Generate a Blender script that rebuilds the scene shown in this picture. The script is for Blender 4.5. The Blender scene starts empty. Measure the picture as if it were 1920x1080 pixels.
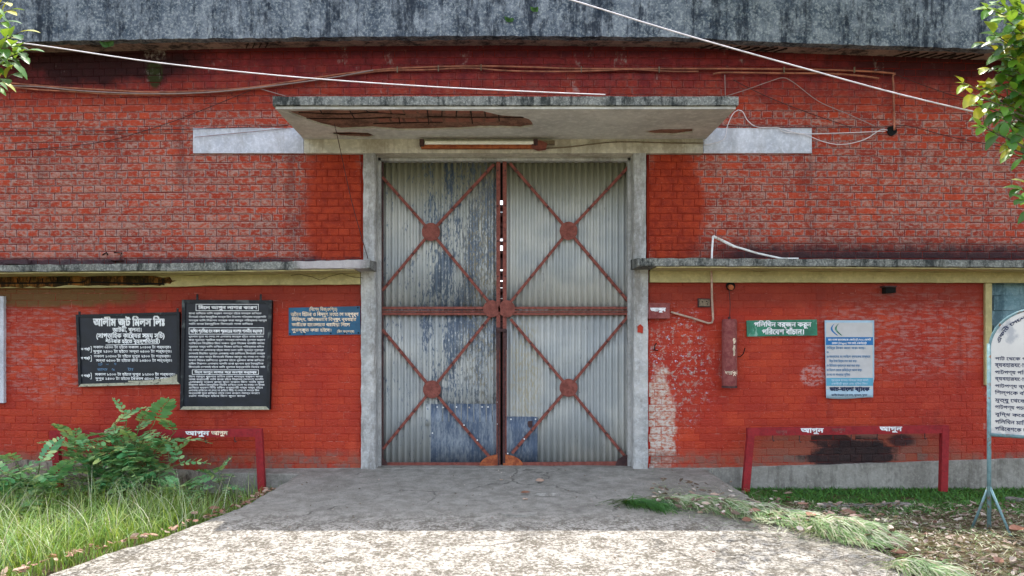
import bpy, math, random
import numpy as np
from mathutils import Vector, Matrix, noise as mn
from mathutils.geometry import tessellate_polygon

R = random.Random(7)
sc = bpy.context.scene
col = sc.collection
# ------------------------------------------------------------------ camera
D, F, EYE, CX, CY = 8.6, 1430.0, 1.62, 935.0, 650.0
cd = bpy.data.cameras.new('camera')
cam = bpy.data.objects.new('camera', cd); col.objects.link(cam)
cam.location = (0, -D, EYE); cam.rotation_euler = (math.radians(90), 0, 0)
cd.sensor_width = 36; cd.lens = 36 * F / 1920
cd.shift_x = (960 - CX) / 1920; cd.shift_y = (CY - 540) / 1920
cd.clip_start = 0.05; cd.clip_end = 1500
sc.camera = cam
# ------------------------------------------------------------------ sky, sun, exposure
SUN_EL, SUN_AZ = math.radians(74.0), math.radians(8)      # behind the building
w = bpy.data.worlds.new('World'); sc.world = w; w.use_nodes = True
wt = w.node_tree; bg = wt.nodes['Background']
sky = wt.nodes.new('ShaderNodeTexSky'); sky.sky_type = 'NISHITA'; sky.sun_disc = False
sky.sun_elevation = SUN_EL; sky.sun_rotation = SUN_AZ
sky.air_density = 1.0; sky.dust_density = 2.0; sky.ozone_density = 1.0
hs = wt.nodes.new('ShaderNodeHueSaturation'); hs.inputs['Saturation'].default_value = .55   # thin bright haze over the whole sky
wt.links.new(sky.outputs[0], hs.inputs['Color']); wt.links.new(hs.outputs[0], bg.inputs[0]); bg.inputs[1].default_value = 0.15
sl = bpy.data.lights.new('sun', 'SUN'); sl.energy = 2.0; sl.angle = math.radians(0.5); sl.color = (1, .96, .9)
so = bpy.data.objects.new('sun', sl); col.objects.link(so)
sd = Vector((math.sin(SUN_AZ) * math.cos(SUN_EL), math.cos(SUN_AZ) * math.cos(SUN_EL), math.sin(SUN_EL)))
so.rotation_euler = sd.to_track_quat('Z', 'Y').to_euler(); so.location = (0, 4, 12)
sc.view_settings.view_transform = 'Standard'; sc.view_settings.look = 'None'
sc.view_settings.exposure = 2.02; sc.view_settings.gamma = 1; sc.view_settings.use_curve_mapping = False
try:
    sc.cycles.use_denoising = True; sc.cycles.denoiser = 'OPENIMAGEDENOISE'
    sc.cycles.max_bounces = 6; sc.cycles.diffuse_bounces = 4
except Exception: pass

# ------------------------------------------------------------------ helpers
def P(px, py, y=0.0):
    d = y + D
    return Vector(((px - CX) / F * d, y, EYE + (CY - py) / F * d))
WS = F / D
def wx(px): return (px - CX) / WS
def wz(py): return EYE + (CY - py) / WS
def C(r, g, b):
    f = lambda c: (c / 255) / 12.92 if c <= 10 else ((c / 255 + .055) / 1.055) ** 2.4
    return (f(r), f(g), f(b), 1)
def lerp(tab, x):
    return float(np.interp(x, [t[0] for t in tab], [t[1] for t in tab]))
def nz(x, y=0., z=0.): return mn.noise(Vector((x, y, z)))

def props(o, label=None, cat=None, group=None, kind=None):
    if label: o['label'] = label
    if cat: o['category'] = cat
    if group: o['group'] = group
    if kind: o['kind'] = kind
    return o
def empty(name, loc, label=None, cat=None, group=None, kind=None, parent=None):
    o = bpy.data.objects.new(name, None); col.objects.link(o); o.location = loc; o.empty_display_size = .1
    if parent: o.parent = parent
    return props(o, label, cat, group, kind)
def wloc(o):
    v = Vector(o.location); p = o.parent
    while p: v += Vector(p.location); p = p.parent
    return v
class MB:
    def __init__(s): s.v = []; s.f = []; s.mi = []; s.attr = {}
    def add(s, vs, fs, mi=0):
        n = len(s.v); s.v += [tuple(v) for v in vs]
        s.f += [tuple(i + n for i in f) for f in fs]; s.mi += [mi] * len(fs); return s
    def box(s, x0, x1, y0, y1, z0, z1, mi=0):
        vs = [(x, y, z) for x in (x0, x1) for y in (y0, y1) for z in (z0, z1)]
        return s.add(vs, [(0, 1, 3, 2), (4, 6, 7, 5), (0, 4, 5, 1), (2, 3, 7, 6), (0, 2, 6, 4), (1, 5, 7, 3)], mi)
    def bar(s, a, b, w, t, up=(0, 1, 0), mi=0):
        a = Vector(a); b = Vector(b); d = (b - a).normalized(); n = Vector(up)
        n = (n - d * n.dot(d)).normalized(); q = d.cross(n)
        vs = []
        for p in (a, b):
            for i, j in ((-1, -1), (1, -1), (1, 1), (-1, 1)): vs.append(p + q * w / 2 * i + n * t / 2 * j)
        return s.add(vs, [(0, 1, 2, 3), (7, 6, 5, 4), (0, 4, 5, 1), (1, 5, 6, 2), (2, 6, 7, 3), (3, 7, 4, 0)], mi)
    def tube(s, pts, r, n=6, mi=0, cap=True):
        pts = [Vector(p) for p in pts]; m = len(pts); vs = []
        rr = r if isinstance(r, (list, tuple)) else [r] * m
        ref = Vector((.13, .31, .94))
        for i, p in enumerate(pts):
            d = (pts[min(i + 1, m - 1)] - pts[max(i - 1, 0)]).normalized()
            if abs(d.dot(ref)) > .95: ref = Vector((.9, .2, .1))
            a = d.cross(ref).normalized(); b = d.cross(a)
            for k in range(n):
                t = 2 * math.pi * k / n; vs.append(p + (a * math.cos(t) + b * math.sin(t)) * rr[i])
        fs = [(i * n + k, i * n + (k + 1) % n, (i + 1) * n + (k + 1) % n, (i + 1) * n + k) for i in range(m - 1) for k in range(n)]
        if cap: fs += [tuple(range(n))[::-1], tuple((m - 1) * n + k for k in range(n))]
        return s.add(vs, fs, mi)
    def prism(s, poly, y0, y1, holes=(), mi=0):        # poly in (x,z), front at y0
        loops = [list(poly)] + [list(h) for h in holes]
        tris = tessellate_polygon([[Vector((x, z, 0)) for x, z in l] for l in loops])
        flat = [p for l in loops for p in l]; n = len(flat)
        vs = [(x, y0, z) for x, z in flat] + [(x, y1, z) for x, z in flat]
        fs = [tuple(t) for t in tris] + [tuple(i + n for i in t)[::-1] for t in tris]
        o = 0
        for l in loops:
            k = len(l)
            for i in range(k): fs.append((o + i, o + (i + 1) % k, o + (i + 1) % k + n, o + i + n))
            o += k
        return s.add(vs, fs, mi)
    def disc(s, c, r, t, n=20, mi=0, jit=0):
        return s.prism([(c[0] + math.cos(2 * math.pi * k / n) * (r + R.uniform(-jit, jit)), c[2] + math.sin(2 * math.pi * k / n) * (r + R.uniform(-jit, jit))) for k in range(n)], c[1] - t, c[1], mi=mi)
    def beam(s, xs, sec, jit=.004, fr=7., mi=0):        # section (y,z) list swept along x with uneven edges
        n = None; vs = []
        for x in xs:
            q = sec(x); n = len(q)
            for i, (y, z) in enumerate(q):
                vs.append((x, y + jit * nz(x * fr, i * 3.1, 1.7), z + jit * nz(x * fr, i * 5.3, 9.2)))
        m = len(xs)
        fs = [(i * n + k, i * n + (k + 1) % n, (i + 1) * n + (k + 1) % n, (i + 1) * n + k) for i in range(m - 1) for k in range(n)]
        fs += [tuple(range(n))[::-1], tuple((m - 1) * n + k for k in range(n))]
        return s.add(vs, fs, mi)
    def build(s, name, mats, parent=None, smooth=False, kind=None, origin=None, fix=True):
        me = bpy.data.meshes.new(name)
        off = Vector((0, 0, 0))
        if parent: off = wloc(parent)
        if origin is None and not parent: origin = s.v[0]
        o = bpy.data.objects.new(name, me); col.objects.link(o)
        if parent: o.parent = parent
        if origin is not None:
            o.location = Vector(origin) - off; off = Vector(origin)
        me.from_pydata([(v[0] - off.x, v[1] - off.y, v[2] - off.z) for v in s.v], [], s.f)
        for k, (dom, vals) in s.attr.items():
            a = me.attributes.new(k, 'FLOAT', dom); a.data.foreach_set('value', vals)
        ms = mats if isinstance(mats, (list, tuple)) else [mats]
        for m in ms: me.materials.append(m)
        if len(ms) > 1: me.polygons.foreach_set('material_index', s.mi)
        if smooth: me.polygons.foreach_set('use_smooth', [True] * len(me.polygons))
        if fix and len(s.f) < 60000:
            import bmesh
            b = bmesh.new(); b.from_mesh(me); bmesh.ops.recalc_face_normals(b, faces=b.faces); b.to_mesh(me); b.free()
        me.update()
        if kind: o['kind'] = kind
        return o
def rng(a, b, st):
    n = max(2, int(abs(b - a) / st) + 1); return list(np.linspace(a, b, n))
def spline(pts, k=6):
    pts = [Vector(p) for p in pts]; out = []
    for i in range(len(pts) - 1):
        p0 = pts[max(i - 1, 0)]; p1 = pts[i]; p2 = pts[i + 1]; p3 = pts[min(i + 2, len(pts) - 1)]
        for j in range(k):
            t = j / k
            out.append(.5 * ((2 * p1) + (p2 - p0) * t + (2 * p0 - 5 * p1 + 4 * p2 - p3) * t * t + (3 * p1 - p0 - 3 * p2 + p3) * t ** 3))
    return out + [pts[-1]]

# ------------------------------------------------------------------ materials
class G:
    def __init__(s, name):
        s.m = bpy.data.materials.new(name); s.m.use_nodes = True; s.t = s.m.node_tree
        s.b = s.t.nodes['Principled BSDF']; s._p = None
    def set(s, i, v):
        if isinstance(v, bpy.types.NodeSocket): s.t.links.new(v, i)
        elif v is not None:
            if hasattr(i.default_value, '__len__') and not hasattr(v, '__len__'): v = (v,) * len(i.default_value)
            i.default_value = v if not (hasattr(v, '__len__') and len(v) == 4 and len(i.default_value) == 3) else v[:3]
    def n(s, t, **k):
        x = s.t.nodes.new('ShaderNode' + t)
        for a, b in k.items(): setattr(x, a, b)
        return x
    def pos(s):
        if not s._p: s._p = s.n('NewGeometry').outputs['Position']
        return s._p
    def xyz(s):
        x = s.n('SeparateXYZ'); s.set(x.inputs[0], s.pos()); return x.outputs
    def vs(s, sc_, v=None):
        x = s.n('VectorMath', operation='MULTIPLY'); s.set(x.inputs[0], v or s.pos()); s.set(x.inputs[1], sc_); return x.outputs[0]
    def noise(s, scale, detail=4, rough=.6, v=None, st=None, dist=0):
        x = s.n('TexNoise'); v = v or s.pos()
        if st: v = s.vs(st, v)
        s.set(x.inputs['Vector'], v); x.inputs['Scale'].default_value = scale; x.inputs['Detail'].default_value = detail
        x.inputs['Roughness'].default_value = rough; x.inputs['Distortion'].default_value = dist
        return x.outputs[0]
    def vor(s, scale, feat='F1', st=None, out=0):
        x = s.n('TexVoronoi', feature=feat); s.set(x.inputs['Vector'], s.vs(st) if st else s.pos()); x.inputs['Scale'].default_value = scale
        return x.outputs[out]
    def m_(s, op, a, b=0., clamp=False):
        x = s.n('Math', operation=op, use_clamp=clamp); s.set(x.inputs[0], a); s.set(x.inputs[1], b); return x.outputs[0]
    def mul(s, *a):
        r = a[0]
        for b in a[1:]: r = s.m_('MULTIPLY', r, b)
        return r
    def add(s, a, b): return s.m_('ADD', a, b)
    def inv(s, a): return s.m_('SUBTRACT', 1., a)
    def mx(s, a, b): return s.m_('MAXIMUM', a, b)
    def ss(s, v, a, b):
        x = s.n('MapRange', interpolation_type='SMOOTHSTEP'); s.set(x.inputs[0], v)
        if a > b:
            x.inputs[1].default_value = b; x.inputs[2].default_value = a; x.inputs[3].default_value = 1; x.inputs[4].default_value = 0
        else: x.inputs[1].default_value = a; x.inputs[2].default_value = b
        return x.outputs[0]
    def mix(s, f, a, b, blend='MIX'):
        x = s.n('MixRGB', blend_type=blend); s.set(x.inputs[0], f); s.set(x.inputs[1], a); s.set(x.inputs[2], b); return x.outputs[0]
    def attr(s, name):
        x = s.n('Attribute', attribute_name=name); return x.outputs['Fac']
    def ell(s, px, py, rx, ry, warp=.5, soft=.35, nscale=3.):
        o = s.xyz(); cx, cz = wx(px), wz(py); rx /= WS; ry /= WS
        a = s.m_('DIVIDE', s.m_('SUBTRACT', o[0], cx), rx); b = s.m_('DIVIDE', s.m_('SUBTRACT', o[2], cz), ry)
        d = s.m_('SQRT', s.add(s.mul(a, a), s.mul(b, b)))
        d = s.add(d, s.mul(s.m_('SUBTRACT', s.noise(nscale, 5, .65), .5), warp * 2))
        return s.ss(d, 1 + soft / 2, 1 - soft / 2)
    def bump(s, h, st=.5, dist=.01):
        x = s.n('Bump'); x.inputs['Strength'].default_value = st; x.inputs['Distance'].default_value = dist
        s.set(x.inputs['Height'], h); s.set(s.b.inputs['Normal'], x.outputs[0])
    def out(s, c, rough=.8, metal=0., spec=.3):
        s.set(s.b.inputs['Base Color'], c); s.set(s.b.inputs['Roughness'], rough); s.b.inputs['Metallic'].default_value = metal
        s.b.inputs['Specular IOR Level'].default_value = spec
        return s.m
def plain(name, c, rough=.7, var=.35, scale=14., metal=0., spec=.3, dirt=None, bump=.2):
    g = G(name); n1 = g.noise(scale, 5, .65)
    d = tuple(v * (1 - var) for v in c[:3]) + (1,); l = tuple(min(1, v * (1 + var * .6)) for v in c[:3]) + (1,)
    k = g.mix(g.ss(n1, .3, .7), d, l)
    if dirt: k = g.mix(g.ss(g.noise(scale * .5, 6, .7, dist=.5), .54, .66), k, dirt)
    g.bump(n1, bump, .005)
    return g.out(k, rough, metal, spec)

def m_concrete(name, a, b, dark, dk=.5, streak=True, scale=3., speck=True, bumpd=.012, light=None, lo=.56, mot=.3):
    g = G(name)
    n1 = g.noise(scale, 8, .7); n2 = g.noise(scale * 9, 5, .7); n3 = g.noise(60, 3, .6)
    k = g.mix(g.ss(n1, .35, .65), a, b)
    k = g.mix(g.mul(g.ss(n2, .46, .64), mot), k, light or tuple(min(1, c * 1.5) for c in b[:3]) + (1,))
    if streak:
        s1 = g.noise(4.2, 6, .75, st=(1, 1, .10)); s2 = g.noise(scale * 3.5, 6, .75, st=(1, 1, .55))
        k = g.mix(g.mul(g.ss(g.add(g.mul(s1, .6), g.mul(s2, .4)), lo - .09, lo + .03), dk), k, dark)
    if speck: k = g.mix(g.mul(g.ss(g.noise(scale * 6, 6, .8), .56, .66), mot * .8), k, dark)
    g.bump(g.add(n1, g.add(g.mul(n2, .6), g.mul(n3, .4))), .7, bumpd)
    if name == 'weathered_edge': k = g.mix(g.mul(g.ell(640, 497, 62, 30, .4, .5), .7), k, C(190, 182, 182))
    return g.out(k, .9, spec=.2)

def m_rust(name, a, b, c):
    g = G(name); n = g.noise(16, 6, .75); n2 = g.noise(60, 4, .7)
    k = g.mix(g.ss(n, .35, .62), a, b); k = g.mix(g.ss(n2, .55, .7), k, c)
    g.bump(g.add(n, n2), .6, .004); return g.out(k, .8, .0, .3)
RED1, RED2, ORANGE = C(186, 42, 30), C(158, 34, 28), C(196, 62, 30)
def m_brick(name, lower):
    g = G(name); o = g.xyz()
    e = g.attr('edge'); oi = g.n('ObjectInfo').outputs['Random']
    rnd = g.m_('FRACT', g.add(g.attr('rnd'), g.mul(oi, 1.0)))
    rnd2 = g.m_('FRACT', g.mul(rnd, 7.31)); rnd3 = g.m_('FRACT', g.mul(rnd, 23.17))
    nb = g.noise(1.1, 4, .6); nm = g.noise(9, 6, .7); nf = g.noise(38, 5, .7, st=(.55, 1, 1)); ns = g.noise(95, 3, .6)
    if lower:
        base = g.mix(g.ss(nb, .35, .65), C(166, 42, 18), C(182, 60, 26))
        base = g.mix(g.mul(rnd2, .45), base, C(138, 30, 22))
        base = g.mix(g.mul(g.ss(nf, .5, .75), .4), base, C(150, 40, 30))
        # wear: pale chips and chalky lines
        cen = g.mul(g.ss(o[0], wx(1800), wx(1640)), 0)
        lw = g.ell(1700, 620, 170, 90, .5, .6); lw2 = g.ell(90, 640, 110, 110, .5, .6)
        chalk = g.mul(g.mx(lw, lw2), g.ss(g.noise(26, 5, .7, st=(.3, 1, 1)), .46, .62), .8)
        base = g.mix(chalk, base, C(168, 110, 104))
        base = g.mix(g.mul(g.ss(nm, .62, .68), .35), base, C(206, 92, 74))
        base = g.mix(g.mul(g.ss(ns, .71, .74), .9), base, C(205, 190, 190))
        bk = lambda mk: g.ss(g.add(mk, g.mul(g.m_('SUBTRACT', rnd3, .5), .4)), .3, .65)
        pe = g.mx(g.ell(1255, 690, 75, 95, .8, .8), g.ell(1238, 830, 34, 80, .4, .5))
        base = g.mix(g.mul(pe, g.ss(g.noise(17, 6, .72), .52, .6), .8), base, C(165, 145, 135))
        base = g.mix(g.mul(pe, g.ss(g.noise(22, 5, .7, v=g.vs((.7, 1, 1.3))), .6, .64)), base, C(180, 194, 214))
        base = g.mix(g.mul(bk(g.ell(1238, 785, 27, 105, .5, .9)), g.ss(nf, .3, .45)), base, g.mix(g.ss(nf, .4, .6), C(178, 120, 96), C(196, 186, 176)))
        sc1 = g.mul(g.ell(1525, 704, 25, 19, .35, .3), g.ss(g.noise(40, 4, .7, st=(.6, 1, 1)), .44, .54))
        base = g.mix(g.mul(sc1, .6), base, C(190, 150, 146))
        st1 = g.mul(g.ss(g.noise(2.3, 5, .7, st=(1, 1, .12)), .56, .66), .45)
        base = g.mix(st1, base, C(122, 26, 18))
        base = g.mix(g.mul(g.ss(g.noise(1.7, 5, .7), .55, .7), .4), base, C(196, 78, 52))
        base = g.mix(g.mul(g.ss(g.noise(70, 4, .7, st=(.4, 1, 1)), .62, .68), .5), base, C(120, 34, 26))
        # bare brick near the foot of the wall
        low = g.mul(g.ss(o[2], wz(838), wz(858)), g.ss(nm, .3, .6))
        bare = g.mix(rnd3, C(146, 76, 54), C(112, 92, 82))
        base = g.mix(g.mul(low, .85), base, bare)
        base = g.mix(g.mul(g.ell(1590, 838, 185, 34, .3, .5), .8), base, bare)
        base = g.mix(g.mul(bk(g.ell(1600, 852, 84, 30, .6, 1.2)), g.add(.75, g.mul(nm, .4))), base, C(30, 14, 18))
        base = g.mix(g.mul(bk(g.ell(1560, 825, 40, 14, .9, .9)), .85), base, C(34, 14, 18))
        base = g.mix(g.mul(g.ell(1690, 826, 24, 11, .5, .7), .85), base, C(34, 14, 26))
        # damp grime below the ledge
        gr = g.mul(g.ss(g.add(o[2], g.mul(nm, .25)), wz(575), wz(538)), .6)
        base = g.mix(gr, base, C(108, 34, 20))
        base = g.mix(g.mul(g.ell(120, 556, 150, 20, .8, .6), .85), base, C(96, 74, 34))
        rough = .62
    else:
        base = g.mix(g.ss(nb, .35, .65), C(160, 52, 28), C(184, 68, 38))
        base = g.mix(g.mul(rnd2, .6), base, C(116, 36, 30))
        grey = g.mix(g.ss(nf, .3, .7), C(146, 108, 92), C(176, 150, 138))
        # faded lime film: strongest round the brick edges and over a good part of the faces
        region = g.add(g.add(.22, g.mul(g.ell(330, 400, 480, 110, .5, .8), .22)), g.mul(g.ell(1600, 380, 330, 90, .5, .8), .12))
        shelter = g.mx(g.ell(632, 395, 62, 140, .35, .5), g.ell(1262, 395, 58, 130, .3, .4))
        shelter = g.mx(shelter, g.mul(g.ss(o[2], wz(225), wz(190)), .55))
        film = g.add(g.mul(g.m_('SUBTRACT', nf, .5), 3.4), g.add(region, g.mul(g.m_('SUBTRACT', rnd, .5), .4)))
        film = g.add(film, g.mul(e, .55))
        film = g.mul(g.ss(film, .05, .9), g.inv(g.mul(shelter, .9)))
        base = g.mix(g.mul(film, .68), base, grey)
        base = g.mix(g.mul(g.ss(g.noise(2.4, 6, .75, st=(1, 1, .2)), .54, .66), .5), base, C(92, 34, 30))
        base = g.mix(g.mul(shelter, .8), base, g.mix(g.ss(nm, .35, .65), C(132, 38, 20), C(166, 58, 28)))
        rim = g.mul(g.ss(e, .55, .8), g.ss(g.noise(50, 3), .42, .56), g.inv(shelter))
        base = g.mix(g.mul(rim, .5), base, C(166, 160, 162))
        base = g.mix(g.mul(g.ss(ns, .7, .73), .5), base, C(210, 200, 200))
        # washed purple-brown band under the eaves
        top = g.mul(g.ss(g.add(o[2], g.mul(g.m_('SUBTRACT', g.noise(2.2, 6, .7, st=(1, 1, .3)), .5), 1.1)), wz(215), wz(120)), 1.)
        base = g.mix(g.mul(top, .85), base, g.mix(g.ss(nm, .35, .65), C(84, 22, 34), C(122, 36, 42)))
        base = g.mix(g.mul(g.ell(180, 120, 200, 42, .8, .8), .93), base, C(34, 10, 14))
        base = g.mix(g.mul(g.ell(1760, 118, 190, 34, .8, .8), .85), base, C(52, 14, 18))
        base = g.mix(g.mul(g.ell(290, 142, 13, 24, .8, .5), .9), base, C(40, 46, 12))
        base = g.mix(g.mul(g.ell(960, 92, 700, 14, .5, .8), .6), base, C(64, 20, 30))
        sp = g.mul(g.ss(g.noise(2.7, 5, .7, st=(1, 1, .55)), .58, .66), g.ss(o[2], wz(230), wz(180)), g.ss(nm, .4, .6))
        base = g.mix(g.mul(sp, .75), base, C(150, 136, 132))
        # wet black stain above the right ledge, narrower one on the left
        bl = g.mul(g.ss(g.add(o[2], g.mul(g.m_('SUBTRACT', nm, .5), .3)), wz(438), wz(480)), g.ss(o[0], wx(1240), wx(1400)))
        base = g.mix(g.mul(bl, .93), base, C(42, 30, 36))
        b2 = g.mul(g.ss(g.add(o[2], g.mul(g.m_('SUBTRACT', nm, .5), .12)), wz(478), wz(490)), g.ss(o[0], wx(900), wx(760)))
        base = g.mix(g.mul(b2, .9), base, C(50, 44, 52))
        rough = .8
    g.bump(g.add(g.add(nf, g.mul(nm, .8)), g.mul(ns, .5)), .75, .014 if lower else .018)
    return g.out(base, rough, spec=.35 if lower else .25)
M = {}
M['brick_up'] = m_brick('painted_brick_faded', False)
M['brick_low'] = m_brick('painted_brick_red', True)
def m_mortar(name, c1, c2, lower):
    g = G(name); o = g.xyz(); n = g.noise(30, 5, .7); n2 = g.noise(3, 5, .7)
    k = g.mix(g.ss(n, .35, .65), c1, c2)
    if lower:
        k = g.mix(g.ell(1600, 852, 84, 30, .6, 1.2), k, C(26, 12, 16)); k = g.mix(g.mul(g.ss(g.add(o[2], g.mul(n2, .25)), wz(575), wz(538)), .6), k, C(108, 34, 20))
        k = g.mix(g.mul(g.ss(n2, .5, .62), g.ss(g.noise(9, 4, .7), .45, .55), .75), k, C(186, 132, 120))
    else:
        k = g.mix(g.mul(g.ss(n2, .55, .68), .4), k, C(140, 120, 118))
        k = g.mix(g.mul(g.mx(g.ell(632, 395, 62, 140, .35, .5), g.ell(1262, 395, 58, 130, .3, .4)), .75), k, C(142, 44, 24))
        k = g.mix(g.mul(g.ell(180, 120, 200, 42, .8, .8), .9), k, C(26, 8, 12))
    g.bump(n, .5, .006); return g.out(k, .9, spec=.15)
M['mortar_up'] = m_mortar('mortar_dark_red', C(100, 22, 18), C(128, 34, 26), False)
M['mortar_low'] = m_mortar('mortar_painted', C(140, 28, 20), C(170, 52, 38), True)
M['fascia'] = m_concrete('weathered_fascia', C(66, 76, 88), C(118, 124, 132), C(24, 32, 44), .9, scale=4.5, light=C(176, 180, 180), lo=.555, mot=.5)
M['soffit'] = m_concrete('sooty_soffit', C(130, 106, 98), C(158, 134, 122), C(30, 30, 36), .9, streak=True, scale=2.6)
M['edge'] = m_concrete('weathered_edge', C(92, 94, 92), C(126, 126, 120), C(34, 38, 38), .9, scale=6, light=C(176, 176, 170), mot=.55)
M['jamb'] = m_concrete('jamb_cement', C(150, 150, 148), C(184, 182, 178), C(104, 98, 90), .6, scale=3.2, light=C(214, 216, 220), lo=.57)
M['lintel'] = m_concrete('lintel_cement', C(176, 170, 156), C(202, 196, 182), C(120, 104, 84), .4, scale=2)
M['under'] = m_concrete('canopy_plaster', C(172, 170, 166), C(198, 196, 190), C(120, 104, 84), .5, streak=False, scale=1.6)
M['band'] = m_concrete('white_cement_band', C(176, 178, 188), C(200, 200, 208), C(140, 134, 132), .35, scale=3)
M['olive'] = m_concrete('cream_band', C(160, 150, 108), C(182, 170, 124), C(96, 82, 46), .5, streak=False, scale=2.2)
M['plinth'] = m_concrete('plinth_cement', C(126, 122, 114), C(152, 148, 140), C(74, 68, 62), .5, scale=3)
M['plinth_old'] = m_concrete('plinth_crumbling', C(140, 122, 106), C(156, 146, 134), C(62, 50, 46), .8, scale=3, lo=.54)
M['rustpit'] = m_concrete('spalled_core', C(118, 88, 74), C(148, 106, 90), C(50, 34, 30), .6, scale=8, lo=.55)
M['spall_brick'] = m_rust('sooty_brick', C(132, 80, 66), C(156, 98, 82), C(110, 84, 74))
M['spall_rust'] = m_concrete('spalled_rusty_band', C(104, 84, 40), C(150, 92, 44), C(22, 18, 10), .9, scale=7, lo=.5)
M['black'] = plain('black_void', C(14, 12, 12), .9)
M['rebar'] = plain('rebar', C(38, 24, 20), .9)
# gate metal
def m_sheet(name, kind):
    g = G(name); o = g.xyz()
    s1 = g.noise(7, 6, .75, st=(1, 1, .22)); f = g.noise(45, 4, .7, st=(1, 1, .4)); b = g.noise(1.2, 3)
    base = g.mix(g.ss(b, .35, .65), C(158, 162, 162), C(184, 184, 178))
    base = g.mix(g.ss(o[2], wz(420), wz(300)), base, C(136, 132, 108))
    if kind == 'left':
        pm = g.add(g.add(g.mul(s1, .5), g.mul(f, .5)), g.mul(g.ell(880, 500, 90, 330, .5, 1.0), .08))
        base = g.mix(g.mul(g.ss(pm, .56, .6), .8), base, C(64, 84, 108))
        base = g.mix(g.mul(g.ell(905, 560, 40, 220, .6, .8), g.ss(f, .5, .6), .7), base, C(158, 146, 116))
    else:
        base = g.mix(g.mul(g.ss(g.add(g.mul(s1, .5), g.mul(f, .5)), .6, .64), .5), base, C(80, 92, 108))
        base = g.mix(g.mul(g.ell(985, 700, 30, 110, .5, .8), g.ss(f, .45, .6), .7), base, C(162, 150, 118))
    if kind == 'blue':
        base = g.mix(g.ss(g.add(g.mul(s1, .6), g.mul(f, .4)), .42, .62), C(72, 86, 106), C(130, 138, 146))
    base = g.mix(g.mul(g.ss(g.add(g.mul(s1, .5), g.mul(f, .5)), .63, .67), .6), base, C(110, 64, 44))
    g.bump(f, .25, .003)
    return g.out(base, .55, .25, .4)
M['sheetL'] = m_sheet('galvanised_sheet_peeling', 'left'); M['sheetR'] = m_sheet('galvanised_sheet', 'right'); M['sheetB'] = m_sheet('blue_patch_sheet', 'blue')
M['rust'] = m_rust('rusty_red_oxide', C(104, 54, 46), C(134, 76, 66), C(82, 50, 44))
M['rust2'] = m_rust('orange_rust', C(124, 60, 38), C(170, 96, 58), C(92, 48, 36))
M['darkiron'] = m_rust('dark_iron', C(52, 36, 38), C(80, 54, 52), C(36, 28, 30))
M['oxide'] = m_rust('red_oxide_paint', C(128, 28, 34), C(150, 38, 42), C(112, 50, 48))
M['pinkpaint'] = m_rust('faded_maroon_paint', C(116, 52, 52), C(138, 78, 74), C(98, 54, 52))
M['whitepipe'] = plain('white_pvc', C(214, 214, 212), .5, .2, dirt=C(150, 130, 110))
M['pipe_rust'] = plain('rust_streaked_pipe', C(176, 150, 134), .6, .3, 20, dirt=C(140, 84, 40))
M['bluegrey'] = plain('pale_blue_enamel', C(112, 142, 146), .5, .25, 20, dirt=C(120, 84, 62))
M['whitewire'] = plain('white_cable', C(214, 206, 208), .6, .2)
M['greywire'] = plain('grey_cable', C(150, 130, 126), .6, .2)
M['orangewire'] = plain('sun_bleached_brown_cable', C(160, 98, 74), .6, .5, 9)
M['darkwire'] = plain('dark_cable', C(66, 36, 34), .6, .2)
M['blackpaint'] = plain('black_board_paint', C(20, 24, 36), .45, .4, 9, spec=.4)
M['blackframe'] = plain('black_frame_paint', C(24, 26, 32), .5, .3, dirt=C(80, 84, 84))
M['wornframe'] = plain('worn_frame_paint', C(170, 166, 146), .7, .3, 30, dirt=C(60, 58, 50))
M['signblue'] = plain('blue_sign_paint', C(22, 84, 118), .45, .3, 7, spec=.4)
M['signgreen'] = plain('green_sign_paint', C(16, 112, 84), .4, .35, 10, dirt=C(120, 168, 150), spec=.5)
M['white'] = plain('white_letter_paint', C(226, 226, 228), .7, .25, 16)
M['cream'] = plain('cream_letter_paint', C(226, 204, 178), .7, .45, 16)
M['poster'] = plain('poster_grey', C(192, 190, 190), .6, .08, 5)
M['posterblue'] = plain('poster_pale_blue', C(170, 196, 212), .6, .1, 8)
M['pblue'] = plain('poster_blue_ink', C(40, 110, 168), .6, .1); M['pteal'] = plain('poster_teal_ink', C(92, 158, 184), .6, .1)
M['ptext'] = plain('poster_grey_blue_ink', C(96, 128, 160), .6, .1); M['pdark'] = plain('poster_dark_ink', C(34, 44, 76), .6, .1)
M['steelwhite'] = plain('white_sign_face', C(206, 202, 196), .45, .06, 4, dirt=C(168, 168, 170), spec=.4)
M['tube'] = plain('tube_glass', C(236, 234, 222), .25, .1, 30, spec=.6)
M['windowblue'] = m_concrete('blue_painted_blocks', C(100, 132, 144), C(130, 158, 168), C(42, 66, 80), .6, scale=5)
M['greypvc'] = plain('grimy_plate', C(120, 104, 84), .6, .4, 40, dirt=C(50, 38, 26))

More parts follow.
